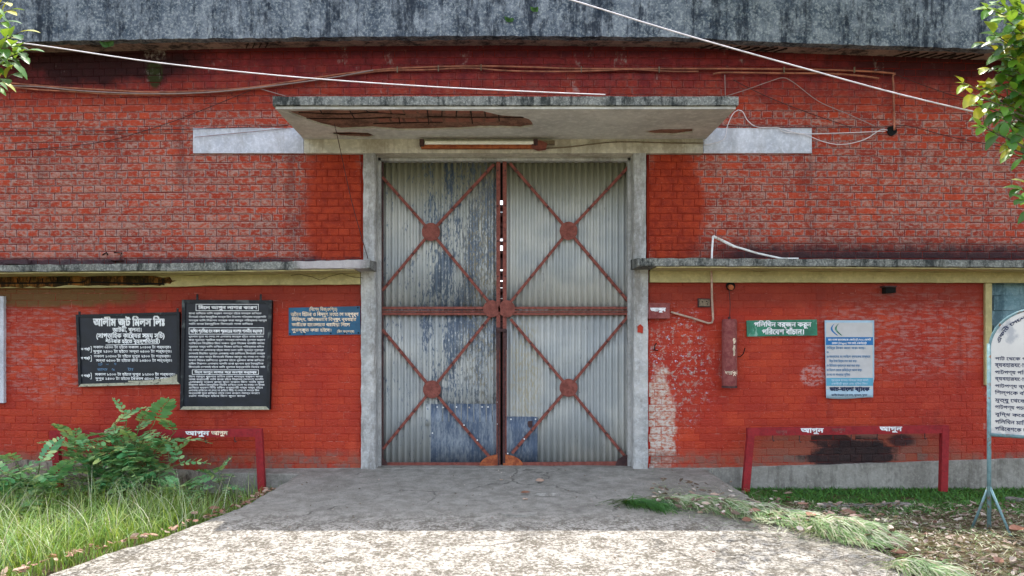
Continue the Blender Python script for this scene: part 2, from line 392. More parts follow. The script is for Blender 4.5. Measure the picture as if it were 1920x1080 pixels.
def m_ramp():
    g = G('ramp_cement'); o = g.xyz()
    n0 = g.noise(.8, 4); n1 = g.noise(7.5, 8, .75, dist=.3); n2 = g.noise(36, 6, .75); n3 = g.noise(85, 3, .6)
    k = g.mix(g.ss(n1, .34, .66), C(130, 126, 117), C(162, 157, 148))
    sunlit = g.ss(g.add(o[1], g.mul(n0, .6)), -1.3, -2.1)  # sunlit stretch painted in: harsher pale and dark grain beyond the shadow edge
    k2 = g.mix(g.ss(g.add(g.mul(n1, .4), g.mul(n2, .6)), .45, .56), C(100, 93, 82), C(186, 180, 170))
    k = g.mix(g.mul(sunlit, .9), k, k2)
    k = g.mix(g.mul(g.ss(n3, .58, .68), .5), k, C(80, 74, 68))
    k = g.mix(g.mul(g.ss(g.noise(60, 4, .7), .62, .68), .6), k, C(200, 196, 190))
    k = g.mix(g.mul(g.ss(g.noise(1.6, 6, .7), .56, .7), .35), k, C(84, 80, 76))
    wv = g.n('VectorMath', operation='ADD'); g.set(wv.inputs[0], g.vs((1, 1, 0))); wn = g.n('TexNoise'); wn.inputs['Scale'].default_value = 3; wn.inputs['Detail'].default_value = 5
    g.set(wn.inputs['Vector'], g.pos()); sc_ = g.n('VectorMath', operation='SCALE'); g.set(sc_.inputs[0], wn.outputs[1]); sc_.inputs['Scale'].default_value = .5; g.set(wv.inputs[1], sc_.outputs[0])
    vo = g.n('TexVoronoi', feature='DISTANCE_TO_EDGE'); g.set(vo.inputs['Vector'], wv.outputs[0]); vo.inputs['Scale'].default_value = .55
    cr = g.mul(g.ss(vo.outputs[0], .008, .002), g.ss(n0, .42, .5)); k = g.mix(g.mul(cr, .5), k, C(60, 56, 50))
    k = g.mix(g.mul(g.ss(o[0], 1.2, 2.6), g.ss(g.noise(3.5, 6, .7), .42, .6), .5), k, C(112, 106, 94))
    g.bump(g.add(g.add(n1, g.mul(cr, -.8)), g.add(g.mul(n2, 1.2), g.mul(n3, .8))), .9, .02)
    return g.out(k, .92, spec=.2)
M['ramp'] = m_ramp()
def m_ground():
    g = G('soil'); n1 = g.noise(3, 8, .75); n2 = g.noise(24, 6, .75)
    k = g.mix(g.ss(n1, .35, .65), C(84, 72, 54), C(112, 100, 76)); k = g.mix(g.ss(n2, .5, .7), k, C(60, 46, 38))
    d_ = g.n('VectorMath', operation='LENGTH'); g.set(d_.inputs[0], g.pos()); k = g.mix(g.mul(g.ss(d_.outputs['Value'], 22, 40), g.ss(n1, .3, .6)), k, C(92, 116, 58))
    g.bump(g.add(n1, n2), 1, .03); return g.out(k, .95, spec=.1)
M['soil'] = m_ground()
def m_leaf(name, cs, gloss=.4, tr=.25, rsc=1.):
    g = G(name); rnd = g.m_('FRACT', g.add(g.attr('rnd'), g.n('ObjectInfo').outputs['Random']))
    r = g.n('ValToRGB'); g.set(r.inputs[0], rnd); r.color_ramp.interpolation = 'LINEAR'
    els = r.color_ramp.elements
    for i, c in enumerate(cs):
        e = els[i] if i < 2 else els.new(i / (len(cs) - 1))
        e.position = i / (len(cs) - 1); e.color = c
    n = g.noise(25, 3)
    k = g.mix(g.mul(n, .35), r.outputs[0], tuple(v * .5 for v in cs[0][:3]) + (1,))
    g.out(k, gloss, spec=.5)
    t = g.n('BsdfTranslucent'); g.set(t.inputs[0], g.mix(.35, k, C(190, 200, 60)))
    ms = g.n('MixShader'); ms.inputs[0].default_value = tr
    g.t.links.new(g.b.outputs[0], ms.inputs[1]); g.t.links.new(t.outputs[0], ms.inputs[2])
    g.t.links.new(ms.outputs[0], g.t.nodes['Material Output'].inputs[0]); return g.m
M['grass'] = m_leaf('grass_blades', [C(74, 112, 40), C(104, 144, 54), C(138, 170, 76), C(184, 196, 130)], .45, .35)
M['moss'] = m_leaf('low_green_weeds', [C(30, 76, 28), C(56, 116, 38), C(92, 148, 56)], .6, .2)
M['hay'] = m_leaf('cut_grass_blades', [C(84, 124, 66), C(126, 156, 100), C(166, 180, 140), C(210, 208, 184), C(150, 128, 104)], .6, .25)
M['wisp'] = m_leaf('dark_green_blades', [C(24, 70, 24), C(44, 96, 34), C(70, 120, 50)], .5, .2)
M['shrub'] = m_leaf('shrub_leaflets', [C(78, 142, 88), C(112, 176, 114), C(158, 202, 142), C(200, 212, 130)], .28, .25)
M['treeleaf'] = m_leaf('tree_leaves', [C(38, 88, 26), C(54, 112, 34), C(80, 138, 40), C(122, 164, 44)], .42, .35)
M['yleaf'] = m_leaf('yellow_green_leaves', [C(150, 160, 40), C(190, 176, 50), C(120, 160, 50)], .3, .3)
M['litter'] = m_leaf('dry_litter', [C(74, 58, 48), C(104, 84, 70), C(140, 118, 100), C(204, 190, 178), C(104, 62, 48)], .7, .1)
M['deadleaf'] = m_leaf('dead_leaf', [C(128, 82, 60), C(160, 122, 100), C(182, 160, 142)], .6, .1)
M['bark'] = m_concrete('bark', C(92, 84, 70), C(120, 108, 90), C(50, 44, 36), .8, scale=6)
M['stem'] = plain('green_stem', C(96, 110, 60), .6, .3)
M['stone'] = m_concrete('old_kerb_stone', C(108, 104, 98), C(136, 132, 124), C(52, 50, 44), .7, scale=7)

# ------------------------------------------------------------------ lettering
VOW = 'িেৈ'
def reorder(t):
    t = t.replace('ো', 'ো').replace('ৌ', 'ৌ')
    out = []
    for ch in t:
        if ch in VOW and out:
            i = len(out) - 1
            while i > 0 and (out[i] in '়ʃ\u0301' or (i > 1 and out[i - 1] == '্')): i -= 2 if out[i - 1] == '্' and out[i] not in '়ʃ\u0301' else 1
            out.insert(max(i, 0), ch)
        else: out.append(ch)
    return ''.join(out)
_tc = {}
def glyphs(text):
    if text in _tc: return _tc[text]
    c = bpy.data.curves.new('tmp', 'FONT'); c.body = reorder(text); c.size = 1; c.resolution_u = 3
    o = bpy.data.objects.new('tmp', c); col.objects.link(o)
    dg = bpy.context.evaluated_depsgraph_get()
    cu = o.evaluated_get(dg).to_curve(dg)
    loops = []
    for sp in cu.splines:
        pts = []
        if sp.type == 'BEZIER':
            bp = sp.bezier_points; n = len(bp)
            for i in range(n):
                a = bp[i]; b = bp[(i + 1) % n]
                st = (a.handle_right - a.co).length < 1e-5 and (b.handle_left - b.co).length < 1e-5
                cross = abs((b.co - a.co).cross(a.handle_right - a.co).z) + abs((b.co - a.co).cross(b.handle_left - b.co).z)
                k = 1 if st or cross < 1e-5 else 3
                for j in range(k):
                    t = j / k; u = 1 - t
                    p = a.co * u ** 3 + a.handle_right * 3 * u * u * t + b.handle_left * 3 * u * t * t + b.co * t ** 3
                    pts.append((p.x, p.y))
        else: pts = [(p.co[0], p.co[1]) for p in sp.points]
        q = [p for i, p in enumerate(pts) if (abs(p[0] - pts[i - 1][0]) + abs(p[1] - pts[i - 1][1])) > 1e-5]
        if len(q) >= 3: loops.append(q)
    bpy.data.objects.remove(o); bpy.data.curves.remove(c)
    allp = [p for l in loops for p in l]
    bb = (min(p[0] for p in allp), max(p[0] for p in allp), min(p[1] for p in allp), max(p[1] for p in allp)) if allp else (0, 1, 0, 1)
    ed = []
    for l in loops:
        for i in range(len(l)):
            if l[i - 1][1] != l[i][1]: ed.append((*l[i - 1], *l[i]))
    _tc[text] = (np.array(ed), bb, 1); return _tc[text]
def spans(ed, y):
    x1, y1, x2, y2 = ed.T; up = (y1 <= y) & (y2 > y); dn = (y2 <= y) & (y1 > y); k = up | dn
    if not k.any(): return []
    xs = x1[k] + (y - y1[k]) / (y2[k] - y1[k]) * (x2[k] - x1[k]); sg = np.where(up[k], 1, -1); o = np.argsort(xs); out = []; w_ = 0
    for i in o:
        if w_ == 0: st = xs[i]
        w_ += sg[i]
        if w_ == 0 and xs[i] > st: out.append((st, xs[i]))
    return out
def write(mb, text, box, fn, bold=.02, mi=0, n=22):
    """fit the text line into the photo box (x0,y0,x1,y1); fn maps a pixel and a lift to a point. The strokes are filled in thin strips."""
    ed, bb, _ = glyphs(text)
    x0, y0, x1, y1 = box
    sx = (x1 - x0) / (bb[1] - bb[0]); sy = (y1 - y0) / (bb[3] - bb[2]); H = (bb[3] - bb[2]) / n
    for i in range(n):
        yc = bb[2] + (i + .5) * H; sp = []
        for dy in (-bold * .8, 0, bold * .8): sp += [(a - bold, b + bold) for a, b in spans(ed, yc + dy)]
        sp.sort(); mg = []
        for a, b in sp:
            if mg and a <= mg[-1][1]: mg[-1][1] = max(mg[-1][1], b)
            else: mg.append([a, b])
        v0 = y1 - (yc - H / 2 - bb[2]) * sy; v1 = y1 - (yc + H / 2 - bb[2]) * sy
        for a, b in mg:
            ua, ub = x0 + (a - bb[0]) * sx, x0 + (b - bb[0]) * sx
            mb.add([fn(ua, v0, .0015), fn(ub, v0, .0015), fn(ub, v1, .0015), fn(ua, v1, .0015)], [(0, 1, 2, 3)], mi)
def onplane(y): return lambda u, v, l: P(u, v, y - l)
exec_t = None
# ------------------------------------------------------------------ building
B = empty('mill_building', (0, 0, 0), 'long red brick mill building with tall grey sheet metal gate under a concrete canopy', 'building')
TOPZ = 6.0
FAS = [(-400, 92), (0, 80), (100, 77), (300, 73), (500, 71), (640, 69), (960, 67), (1280, 70), (1400, 77), (1500, 81), (1700, 87), (1850, 92), (2300, 110)]
SOF = [(-400, 116), (0, 99), (210, 97), (500, 90), (640, 87), (960, 85), (1280, 89), (1500, 100), (1700, 107), (1850, 113), (2300, 128)]
FY = -.36
def fz(x): return P(0, lerp(FAS, CX + x / (D + FY) * F), FY).z
def sz(x): return P(0, lerp(SOF, CX + x / D * F), 0).z
XS = rng(-7.6, 7.6, .06)
fa = MB().beam(XS, lambda x: [(FY, TOPZ), (FY + .002, (TOPZ + fz(x)) / 2), (FY, fz(x)), (FY + .12, fz(x) + .004), (FY + .14, TOPZ)], .012, 11)
fascia = fa.build('roof_fascia', M['fascia'], B)
so_ = MB()
so_.beam(XS, lambda x: [(FY + .12, fz(x) + .006), (.02, sz(x)), (.02, sz(x) + .1), (FY + .12, sz(x) + .12)], .004, 6)
soffit = so_.build('eaves_soffit', M['soffit'], B)
# ribs showing in the soffit
for a, b in ((1330, 1480), (1690, 1840), (480, 520)):
    x = a
    while x < b:
        m = MB(); xx = wx(x)
        m.bar((xx - .02, FY + .15, fz(xx) - .004 + .3 * .01), (xx - .10, -.03, sz(xx) - .006), .012, .012); m.build('rebar', M['rebar'], soffit); x += 17 if a > 1000 else 12
roof = MB().box(-7.6, 7.6, FY + .14, 6.2, 5.3, 5.45); roof.build('roof_slab', M['soffit'], B)

WALLX = 7.4
DL, DR = wx(678), wx(1216)
def warpz(x, z): return 2.28 + (z - 2.28) * (1 - .03 * min(1.4, (x / 5.77) ** 2))
def brick_field(wall, regions, zc, mat, depth, joint, proud, parity=0, hidden=None, seed=1):
    """English bond. regions: x0,x1,z0,z1 rectangles. Bricks nearest the middle of the frame are own objects."""
    rr = random.Random(seed); pitch = .0838; BL = .2505
    lst = []
    for (x0, x1, z0, z1) in regions:
        k0 = int(math.floor((z0 - .35 - zc) / pitch)); k1 = int(math.ceil((z1 + .35 - zc) / pitch))
        for k in range(k0, k1 + 1):
            st = (k + parity) % 2 == 0; L = BL if st else BL / 2
            ph = (rr.random() * .02 + (0 if st else BL / 4)) ; i0 = int((x0 - ph) / L) - 1; x = i0 * L + ph
            while x < x1:
                a, b = max(x, x0), min(x + L, x1)
                z = warpz((a + b) / 2, zc + k * pitch)
                if b - a > .03 and z0 <= z < z1:
                    z += (rr.random() - .5) * .0025
                    lst.append((a + joint / 2 + (rr.random() - .5) * .003, b - joint / 2, z, pitch * (1 - .03 * min(1.4, ((a + b) / 2 / 5.77) ** 2)) - joint, L))
                x += L
    def mesh(w_, h_, var):
        m = MB(); ix, iz = min(.016, w_ * .2), .012
        j = lambda s_: (rr.random() - .5) * s_
        o_ = [(-w_ / 2, 0, -h_ / 2), (w_ / 2, 0, -h_ / 2), (w_ / 2, 0, h_ / 2), (-w_ / 2, 0, h_ / 2)]
        i_ = [(-w_ / 2 + ix, -proud * .45 + j(.001), -h_ / 2 + iz), (w_ / 2 - ix, -proud * .45 + j(.001), -h_ / 2 + iz), (w_ / 2 - ix, -proud * .45 + j(.001), h_ / 2 - iz), (-w_ / 2 + ix, -proud * .45 + j(.001), h_ / 2 - iz)]
        bk = [(v[0], depth, v[2]) for v in o_]
        fr = [(v[0] + j(.004), v[1] - proud * .0, v[2] + j(.003)) for v in o_]
        return [tuple(v) for v in bk + fr + i_], [(8, 9, 10, 11)] + [(4 + a, 4 + (a + 1) % 4, 8 + (a + 1) % 4, 8 + a) for a in range(4)] + [(a, (a + 1) % 4, 4 + (a + 1) % 4, 4 + a) for a in range(4)]
    EDGE = [1.] * 8 + [0.] * 4
    vis = []
    for i, (a, b, z, h, L) in enumerate(lst):
        p = CX + (a + b) / 2 / D * F; q = CY - (z - EYE) / D * F
        ok = 0 < p < 1920 and 0 < q < 1080 and (b - a) > L * .7
        if hidden and hidden(p, q): ok = False
        if ok: vis.append((math.hypot(p - 960, q - 500) - (200 if L > .2 else 0), i))
    vis.sort(); own = {i for _, i in vis[:299]}
    cache = {}; stuff = MB(); at_e = []; at_r = []
    for i, (a, b, z, h, L) in enumerate(lst):
        w_ = b - a; cx_ = (a + b) / 2; y = -proud * .55 + (rr.random() - .5) * proud * .5
        if i in own:
            full = abs(w_ - (L - joint)) < .001; key = (round(L, 2), rr.randrange(5), round(h, 3)) if full else None
            me = cache.get(key)
            if me is None:
                v, f = mesh(w_, h, 0); me = bpy.data.meshes.new('brick'); me.from_pydata(v, [], f)
                at = me.attributes.new('edge', 'FLOAT', 'POINT'); at.data.foreach_set('value', EDGE); me.materials.append(mat)
                if key: cache[key] = me
            o = bpy.data.objects.new('brick', me); o.parent = wall; o.location = Vector((cx_, y, z)) - wloc(wall)
            o.rotation_euler = ((rr.random() - .5) * .02, (rr.random() - .5) * .008, (rr.random() - .5) * .012); col.objects.link(o)
        else:
            v, f = mesh(w_, h, 0); stuff.add([(p[0] + cx_, p[1] + y, p[2] + z) for p in v], f); at_e += EDGE; at_r += [rr.random()] * 12
    stuff.attr = {'edge': ('POINT', at_e), 'rnd': ('POINT', at_r)}
    stuff.build('brick_courses', mat, wall, kind='stuff', fix=False)

LEDZ = 2.50
up = MB()
up.box(-WALLX, DL + .02, 0, .25, LEDZ, 5.3); up.box(DR - .02, WALLX, 0, .25, LEDZ, 5.3); up.box(DL + .02, DR - .02, 0.001, .249, 3.82, 5.3)
upper = up.build('upper_wall', M['mortar_up'], B)
hid = lambda p, q: (500 < p < 1395 and 178 < q < 292) or (355 < p < 1528 and 238 < q < 290) or q > 486 or q < 95 or (1840 < p and q < 300)
brick_field(upper, [(-WALLX, DL, 2.50, 3.795), (DR, WALLX, 2.50, 3.795), (-WALLX, WALLX, 3.795, 5.15)], 3.163, M['brick_up'], .03, .0085, .010, 0, hid, 3)
ll = MB(); ll.box(-WALLX, DL + .005, 0, .25, 0.1, LEDZ - .001)
lowL = ll.build('lower_wall', M['mortar_low'], B)
WL1 = wx(12)
brick_field(lowL, [(-WALLX, DL, .2, 2.46)], .252, M['brick_low'], .03, .0042, .0045, 1, lambda p, q: q < 536 or q > 885 or (145 < p < 338 and 590 < q < 722) or (342 < p < 508 and 565 < q < 765) or (p < 340 and q > 800), 4)
WR0, WR1 = wx(1860), wx(2160); WRZ0, WRZ1 = wz(722), wz(532)
lr = MB(); lr.box(DR - .005, WR0, 0, .25, .1, LEDZ - .001); lr.box(WR0, WR1, 0, .25, .1, WRZ0); lr.box(WR1, WALLX, 0, .25, .1, LEDZ - .001)
lowR = lr.build('lower_wall', M['mortar_low'], B)
brick_field(lowR, [(DR, wx(1848), .18, 2.45), (wx(1848), wx(2170), .18, WRZ0 - .08), (wx(2170), WALLX, .18, 2.45)], .252, M['brick_low'], .03, .0042, .0045, 0, lambda p, q: q < 530 or q > 878 or (1546 < p < 1638 and 600 < q < 746), 5)
# side walls and back piers keep the mill a real shed
sd_ = MB(); sd_.box(-7.4, -7.15, .25, 6, 0, 5.3); sd_.box(7.15, 7.4, .25, 6, 0, 5.3)
sd_.build('side_wall', M['mortar_up'], B)

# plinth
PR = [(1216, 879), (1330, 879), (1500, 874), (1700, 868), (1920, 861), (2300, 855)]
def pl_sec(tab, y0, bot=-.05):
    return lambda x: [(y0, bot), (y0 + .004, P(0, lerp(tab, CX + x / (D + y0) * F), y0).z), (.01, P(0, lerp(tab, CX + x / (D + y0) * F), y0).z + .012), (.01, bot)]
MB().beam(rng(DR, WALLX, .05), pl_sec(PR, -.035), .01, 6).build('plinth', M['plinth'], B)
PLT = [(-400, 850), (0, 862), (200, 872), (380, 884), (700, 886)]
MB().beam(rng(-WALLX, DL, .04), pl_sec(PLT, -.03), .022, 8).build('plinth', M['plinth_old'], B)

# door surround: jambs and lintel
YD = .24                                     # plane of the gate
dz0 = .2
def zz(py, y=0): return P(0, py, y).z
DF = empty('door_surround', (0, 0, dz0), parent=B)
def jamb(pxo_up, pxo_lo, pxi, sgn):
    xo_u, xo_l, xi = P(pxo_up, 0, -.06).x, P(pxo_lo, 0, -.06).x, P(pxi, 0, -.06).x
    m = MB(); zs = rng(dz0 - .05, zz(264, -.06), .06); vs = []
    for z in zs:
        xo = xo_u if z > zz(498, -.06) else xo_l
        n_ = lambda i: .008 * nz(z * 6, i * 7.7, sgn)
        sec = [(xo + n_(0), -.06 + n_(1)), (xi - sgn * .012 + n_(2), -.06 + n_(3)), (xi, -.045 + n_(4)), (xi, YD - .10), (xi + sgn * .03, YD - .10), (xi + sgn * .03, .3), (xo, .3)]
        vs += [(a, b, z) for a, b in sec]
    n = 7
    fs = [(i * n + k, i * n + (k + 1) % n, (i + 1) * n + (k + 1) % n, (i + 1) * n + k) for i in range(len(zs) - 1) for k in range(n)] + [tuple(range(n)), tuple((len(zs) - 1) * n + k for k in range(n))]
    return m.add(vs, fs).build('jamb', M['jamb'], DF)
jamb(681, 677, 704, 1); jamb(1211, 1215, 1188, -1)
xl, xr = P(681, 0, -.06).x, P(1211, 0, -.06).x
MB().beam(rng(P(570, 0, -.062).x, P(1318, 0, -.062).x, .06), lambda x: [(-.062, zz(287, -.062)), (-.062, zz(250, -.062)), (.25, zz(250, 0)), (.25, zz(287, -.062)), (YD - .1, zz(287, -.062)), ], .003).build('lintel', M['lintel'], DF)
MB().box(P(704, 0, -.06).x - .01, P(1188, 0, -.06).x + .01, YD - .1, .249, zz(287, -.062) - .035, zz(287, -.062) - .002).build('lintel_stop', M['jamb'], DF)
for a, b, t0, t1 in ((362, 569, 240, 287), (1319, 1522, 240, 287)):
    m = MB(); x0, x1 = P(a, 0, -.03).x, P(b, 0, -.03).x
    m.beam(rng(x0, x1, .08), lambda x: [(-.03, zz(t1, -.03)), (-.03, zz(t0, -.03)), (.005, zz(t0, -.03)), (.005, zz(t1, -.03))], .003)
    m.build('cement_band', M['band'], B)

# canopy -----------------------------------------------------------
CYF = -1.18; CZ = P(0, 199, CYF).z; CX0, CX1 = P(511, 0, CYF).x, P(1385, 0, CYF).x; CT = .095
cn = MB().beam(rng(CX0, CX1, .05), lambda x: [(CYF, CZ + CT), (CYF, CZ + .012), (CYF + .012, CZ + .008), (.0, CZ + .008), (.0, CZ + CT + .03)], .006, 9)
canopy = cn.build('canopy', M['edge'], B)
def onz(px, py, z):
    d = F * (z - EYE) / (CY - py); return ((px - CX) / F * d, d - D)
def rough(poly, k=5, j=.012):
    out = []
    for i in range(len(poly)):
        a = poly[i]; b = poly[(i + 1) % len(poly)]
        for t in range(k):
            u = t / k; out.append((a[0] + (b[0] - a[0]) * u + R.uniform(-j, j), a[1] + (b[1] - a[1]) * u + R.uniform(-j, j)))
    return out
H1 = [(536, 206), (600, 203), (700, 203), (800, 203), (905, 205), (940, 213), (975, 215), (993, 220), (1000, 233), (975, 237), (940, 236), (900, 236), (860, 239), (800, 241), (745, 241), (700, 237), (640, 240), (590, 227), (562, 216)]
H2 = [(616, 246), (650, 244), (690, 246), (706, 253), (690, 256), (640, 254)]
H3 = [(1208, 243), (1240, 239), (1300, 239), (1298, 246), (1260, 250), (1225, 249)]
holes = [rough([onz(a, b, CZ) for a, b in h], 4, .008) for h in (H1, H2, H3)]
plas = MB(); outl = [(CX0 + .02, CYF + .03), (CX1 - .02, CYF + .03), (CX1 - .02, -.064), (CX0 + .02, -.064)]
m = MB().prism(outl, CZ - .018, CZ + .006, holes)
m.v = [(x, z, y) for x, y, z in m.v]      # swap to a horizontal slab
m.build('soffit_plaster', M['under'], canopy)
MB().box(CX0 + .03, CX1 - .03, CYF + .06, -.07, CZ + .0005, CZ + .0075).build('exposed_core', M['rustpit'], canopy)
def rb(pts, r=.006):
    m = MB(); q = [Vector((*onz(a, b, CZ), CZ - .004)) for a, b in pts]; m.tube(spline(q, 4), r, 5); m.build('rebar', M['rebar'], canopy)
for pts in ([(560, 210), (640, 213), (700, 210), (760, 214)], [(570, 221), (660, 222), (735, 219)], [(800, 218), (870, 219), (930, 219), (985, 219)], [(700, 231), (780, 229), (830, 228)],
            [(801, 204), (804, 232)], [(829, 205), (828, 218)], [(856, 205), (855, 219)], [(882, 204), (886, 231)], [(909, 205), (910, 219)], [(600, 206), (606, 214)], [(656, 207), (665, 222)],
            [(748, 220), (750, 232)], [(935, 215), (936, 226)], [(686, 205), (690, 210)], [(618, 249), (700, 251)]):
    rb(pts)
# exposed bricks inside the spalled patch
for i in range(22):
    a = 720 + (i % 11) * 25; b = 209 + (i // 11) * 16
    if b > 215 and a > 940: continue
    x, y = onz(a, b, CZ)
    MB().box(x - .055, x + .055, y - .05, y + .05, CZ - .0035 - .0012 * (i % 3), CZ).build('brick', M['spall_brick'], canopy)

# ledges -----------------------------------------------------------
LY = -.45
LT = [(-400, 506), (0, 497), (300, 494), (500, 491), (697, 487)]; LB_ = [(-400, 520), (0, 510), (300, 508), (500, 506), (697, 503)]
RT = [(1193, 484), (1280, 484), (1600, 486), (1920, 488), (2400, 492)]; RB_ = [(1193, 499), (1280, 499), (1600, 500), (1920, 502), (2400, 506)]
def led(x0, x1, T, Bt, name, mat, wl=1):
    pxx = lambda x: CX + x / (D + LY) * F
    return MB().beam(rng(x0, x1, .04), lambda x: [(LY, P(0, lerp(T, pxx(x)), LY).z), (LY, P(0, lerp(Bt, pxx(x)), LY).z + .008), (LY + .015, P(0, lerp(Bt, pxx(x)), LY).z), (.0, P(0, lerp(Bt, pxx(x)), LY).z + .002), (.0, P(0, lerp(T, pxx(x)), LY).z + .03)], .010, 9).build(name, mat, B)
ledL = led(-WALLX, P(694, 0, LY).x, LT, LB_, 'ledge', M['edge']); ledR = led(P(1196, 0, LY).x, WALLX, RT, RB_, 'ledge', M['edge'])
# soffit skin and cream lintel band below each ledge
def band(x0, x1, T, Bt, led_, y0=-.07):
    pxx = lambda x: CX + x / (D + LY) * F; pw = lambda x: CX + x / (D + y0) * F
    MB().beam(rng(x0, x1, .06), lambda x: [(LY + .03, P(0, lerp(T, pxx(x)), LY).z - .001), (LY + .03, P(0, lerp(T, pxx(x)), LY).z - .014), (y0, P(0, lerp(T, pxx(x)), LY).z - .014), (y0, P(0, lerp(T, pxx(x)), LY).z - .001)], .002).build('ledge_soffit', M['olive'], led_)
    MB().beam(rng(x0, x1, .05), lambda x: [(y0, P(0, lerp(T, pxx(x)), LY).z - .015), (y0, P(0, lerp(Bt, pw(x)), y0).z), (.01, P(0, lerp(Bt, pw(x)), y0).z), (.01, P(0, lerp(T, pxx(x)), LY).z - .015)], .005, 6).build('lintel_band', M['olive'], led_)
band(-WALLX, DL - .003, LB_, [(-400, 546), (0, 540), (300, 538), (400, 535), (680, 533)], ledL)
band(DR + .003, WALLX, RB_, [(1213, 529), (1920, 530), (2400, 534)], ledR)
# spalled stretch of the left band with exposed bars
sp = rough([(P(a, b, -.072).x, P(a, b, -.072).z) for a, b in ((-60, 516), (60, 515), (160, 518), (250, 517), (318, 521), (330, 528), (300, 536), (200, 534), (120, 537), (40, 539), (-60, 541))], 5, .012)
MB().prism(sp, -.076, -.066).build('spalled_patch', M['spall_rust'], ledL)
for pts in ([(-20, 531), (60, 531), (150, 530), (158, 528)], [(170, 529), (230, 531), (300, 532), (308, 534)], [(262, 533), (305, 532)]):
    MB().tube([P(a, b, -.09) for a, b in pts], .008, 5).build('rebar', M['black'], ledL)
for a in (32, 57, 80, 108, 130, 172, 270, 306): MB().tube([P(a, 519 + R.random() * 5, -.085), P(a + R.uniform(-2, 2), 531, -.088)], .006, 5).build('rebar', M['black'], ledL)
g1 = rough([(P(a, b, LY).x, b) for a, b in ((1, 1), (2, 2), (3, 1))], 1, 0)
# cracks and chipped pocket under the right ledge
MB().prism([(P(a, b, -.08).x, P(a, b, -.08).z) for a, b in ((1466, 505), (1500, 503), (1546, 506), (1530, 508), (1500, 508), (1480, 507))], -.0795, -.070).build('chipped_pocket', M['rebar'], ledR)
MB().tube([P(a, b, -.078) for a, b in ((545, 517), (560, 514), (585, 519), (600, 525), (618, 518), (640, 513), (660, 519), (680, 521))], .0025, 4).build('crack', M['rebar'], ledL)
# rubble and broken bricks lying on the left ledge edge
for a, b, w_ in ((30, 491, .28), (215, 484, .16)):
    c = P(a, b, -.06); m = MB(); m.add([(c.x + w_ * (i % 2 - .5) * R.uniform(.8, 1.1), c.y + (.05 if i // 4 else -.03), c.z + .045 * ((i // 2) % 2 - .5) + R.uniform(-.01, .01)) for i in range(8)], [(0, 1, 3, 2), (4, 6, 7, 5), (0, 4, 5, 1), (2, 3, 7, 6), (0, 2, 6, 4), (1, 5, 7, 3)])
    props(m.build('broken_brick', M['brick_up']), 'broken piece of brick lying at the %s' % ('far left end of the left ledge' if a < 100 else 'left ledge above the first black board'), 'brick piece', 'broken bricks on the left ledge')
m = MB(); q = [P(a, b, -.02) for a, b in ((192, 478), (200, 473), (203, 482), (209, 489), (222, 489), (228, 474), (214, 473))]
m.tube(q, .007, 5); m.build('crack', M['black'], upper)

# windows ----------------------------------------------------------
wl_ = empty('window', P(6, 660, 0), parent=B)
x0, x1, z0, z1 = wx(-200), wx(12), wz(755), wz(556)
m = MB(); m.box(x1 - .07, x1, -.05, .1, z0, z1); m.box(x0, x1 - .07, -.048, .1, z0, z0 + .07); m.box(x0, x1 - .07, -.048, .1, z1 - .07, z1); m.box(x0 - .07, x0, -.05, .1, z0, z1)
m.build('window_frame', M['band'], wl_)
MB().box(x0, x1 - .07, -.012, .05, z0 + .07, z1 - .07).build('window_pane', M['blackpaint'], wl_)
wr_ = empty('window', P(1900, 620, 0), parent=B)
m = MB(); m.box(P(1848, 0, -.04).x, P(1860, 0, -.04).x, -.04, .1, wz(722), zz(531, -.04)); m.box(P(2148, 0, -.04).x, P(2160, 0, -.04).x, -.04, .1, wz(722), zz(531, -.04))
m.box(P(1860, 0, -.04).x, P(2148, 0, -.04).x, -.03, .1, wz(722), wz(716)); m.build('window_frame', M['olive'], wr_)
MB().box(WR0 - .02, WR1 + .02, .12, .2, WRZ0 - .02, LEDZ).build('window_infill', M['windowblue'], wr_)
bw, bh = .24, .17
for r_ in range(8):
    for c_ in range(9):
        x = WR0 + c_ * bw - (bw / 2 if r_ % 2 else 0) + .08; z = WRZ0 + .08 + r_ * bh
        if z > WRZ1 - .02: continue
        a, b = max(WR0, x - bw / 2 + .004), min(WR1, x + bw / 2 - .004)
        if b - a < .03: continue
        MB().box(a, b, .10 + .014 * ((r_ + c_) % 2), .125, z - bh / 2 + .004, z + bh / 2 - .004).build('block', M['windowblue'], wr_)

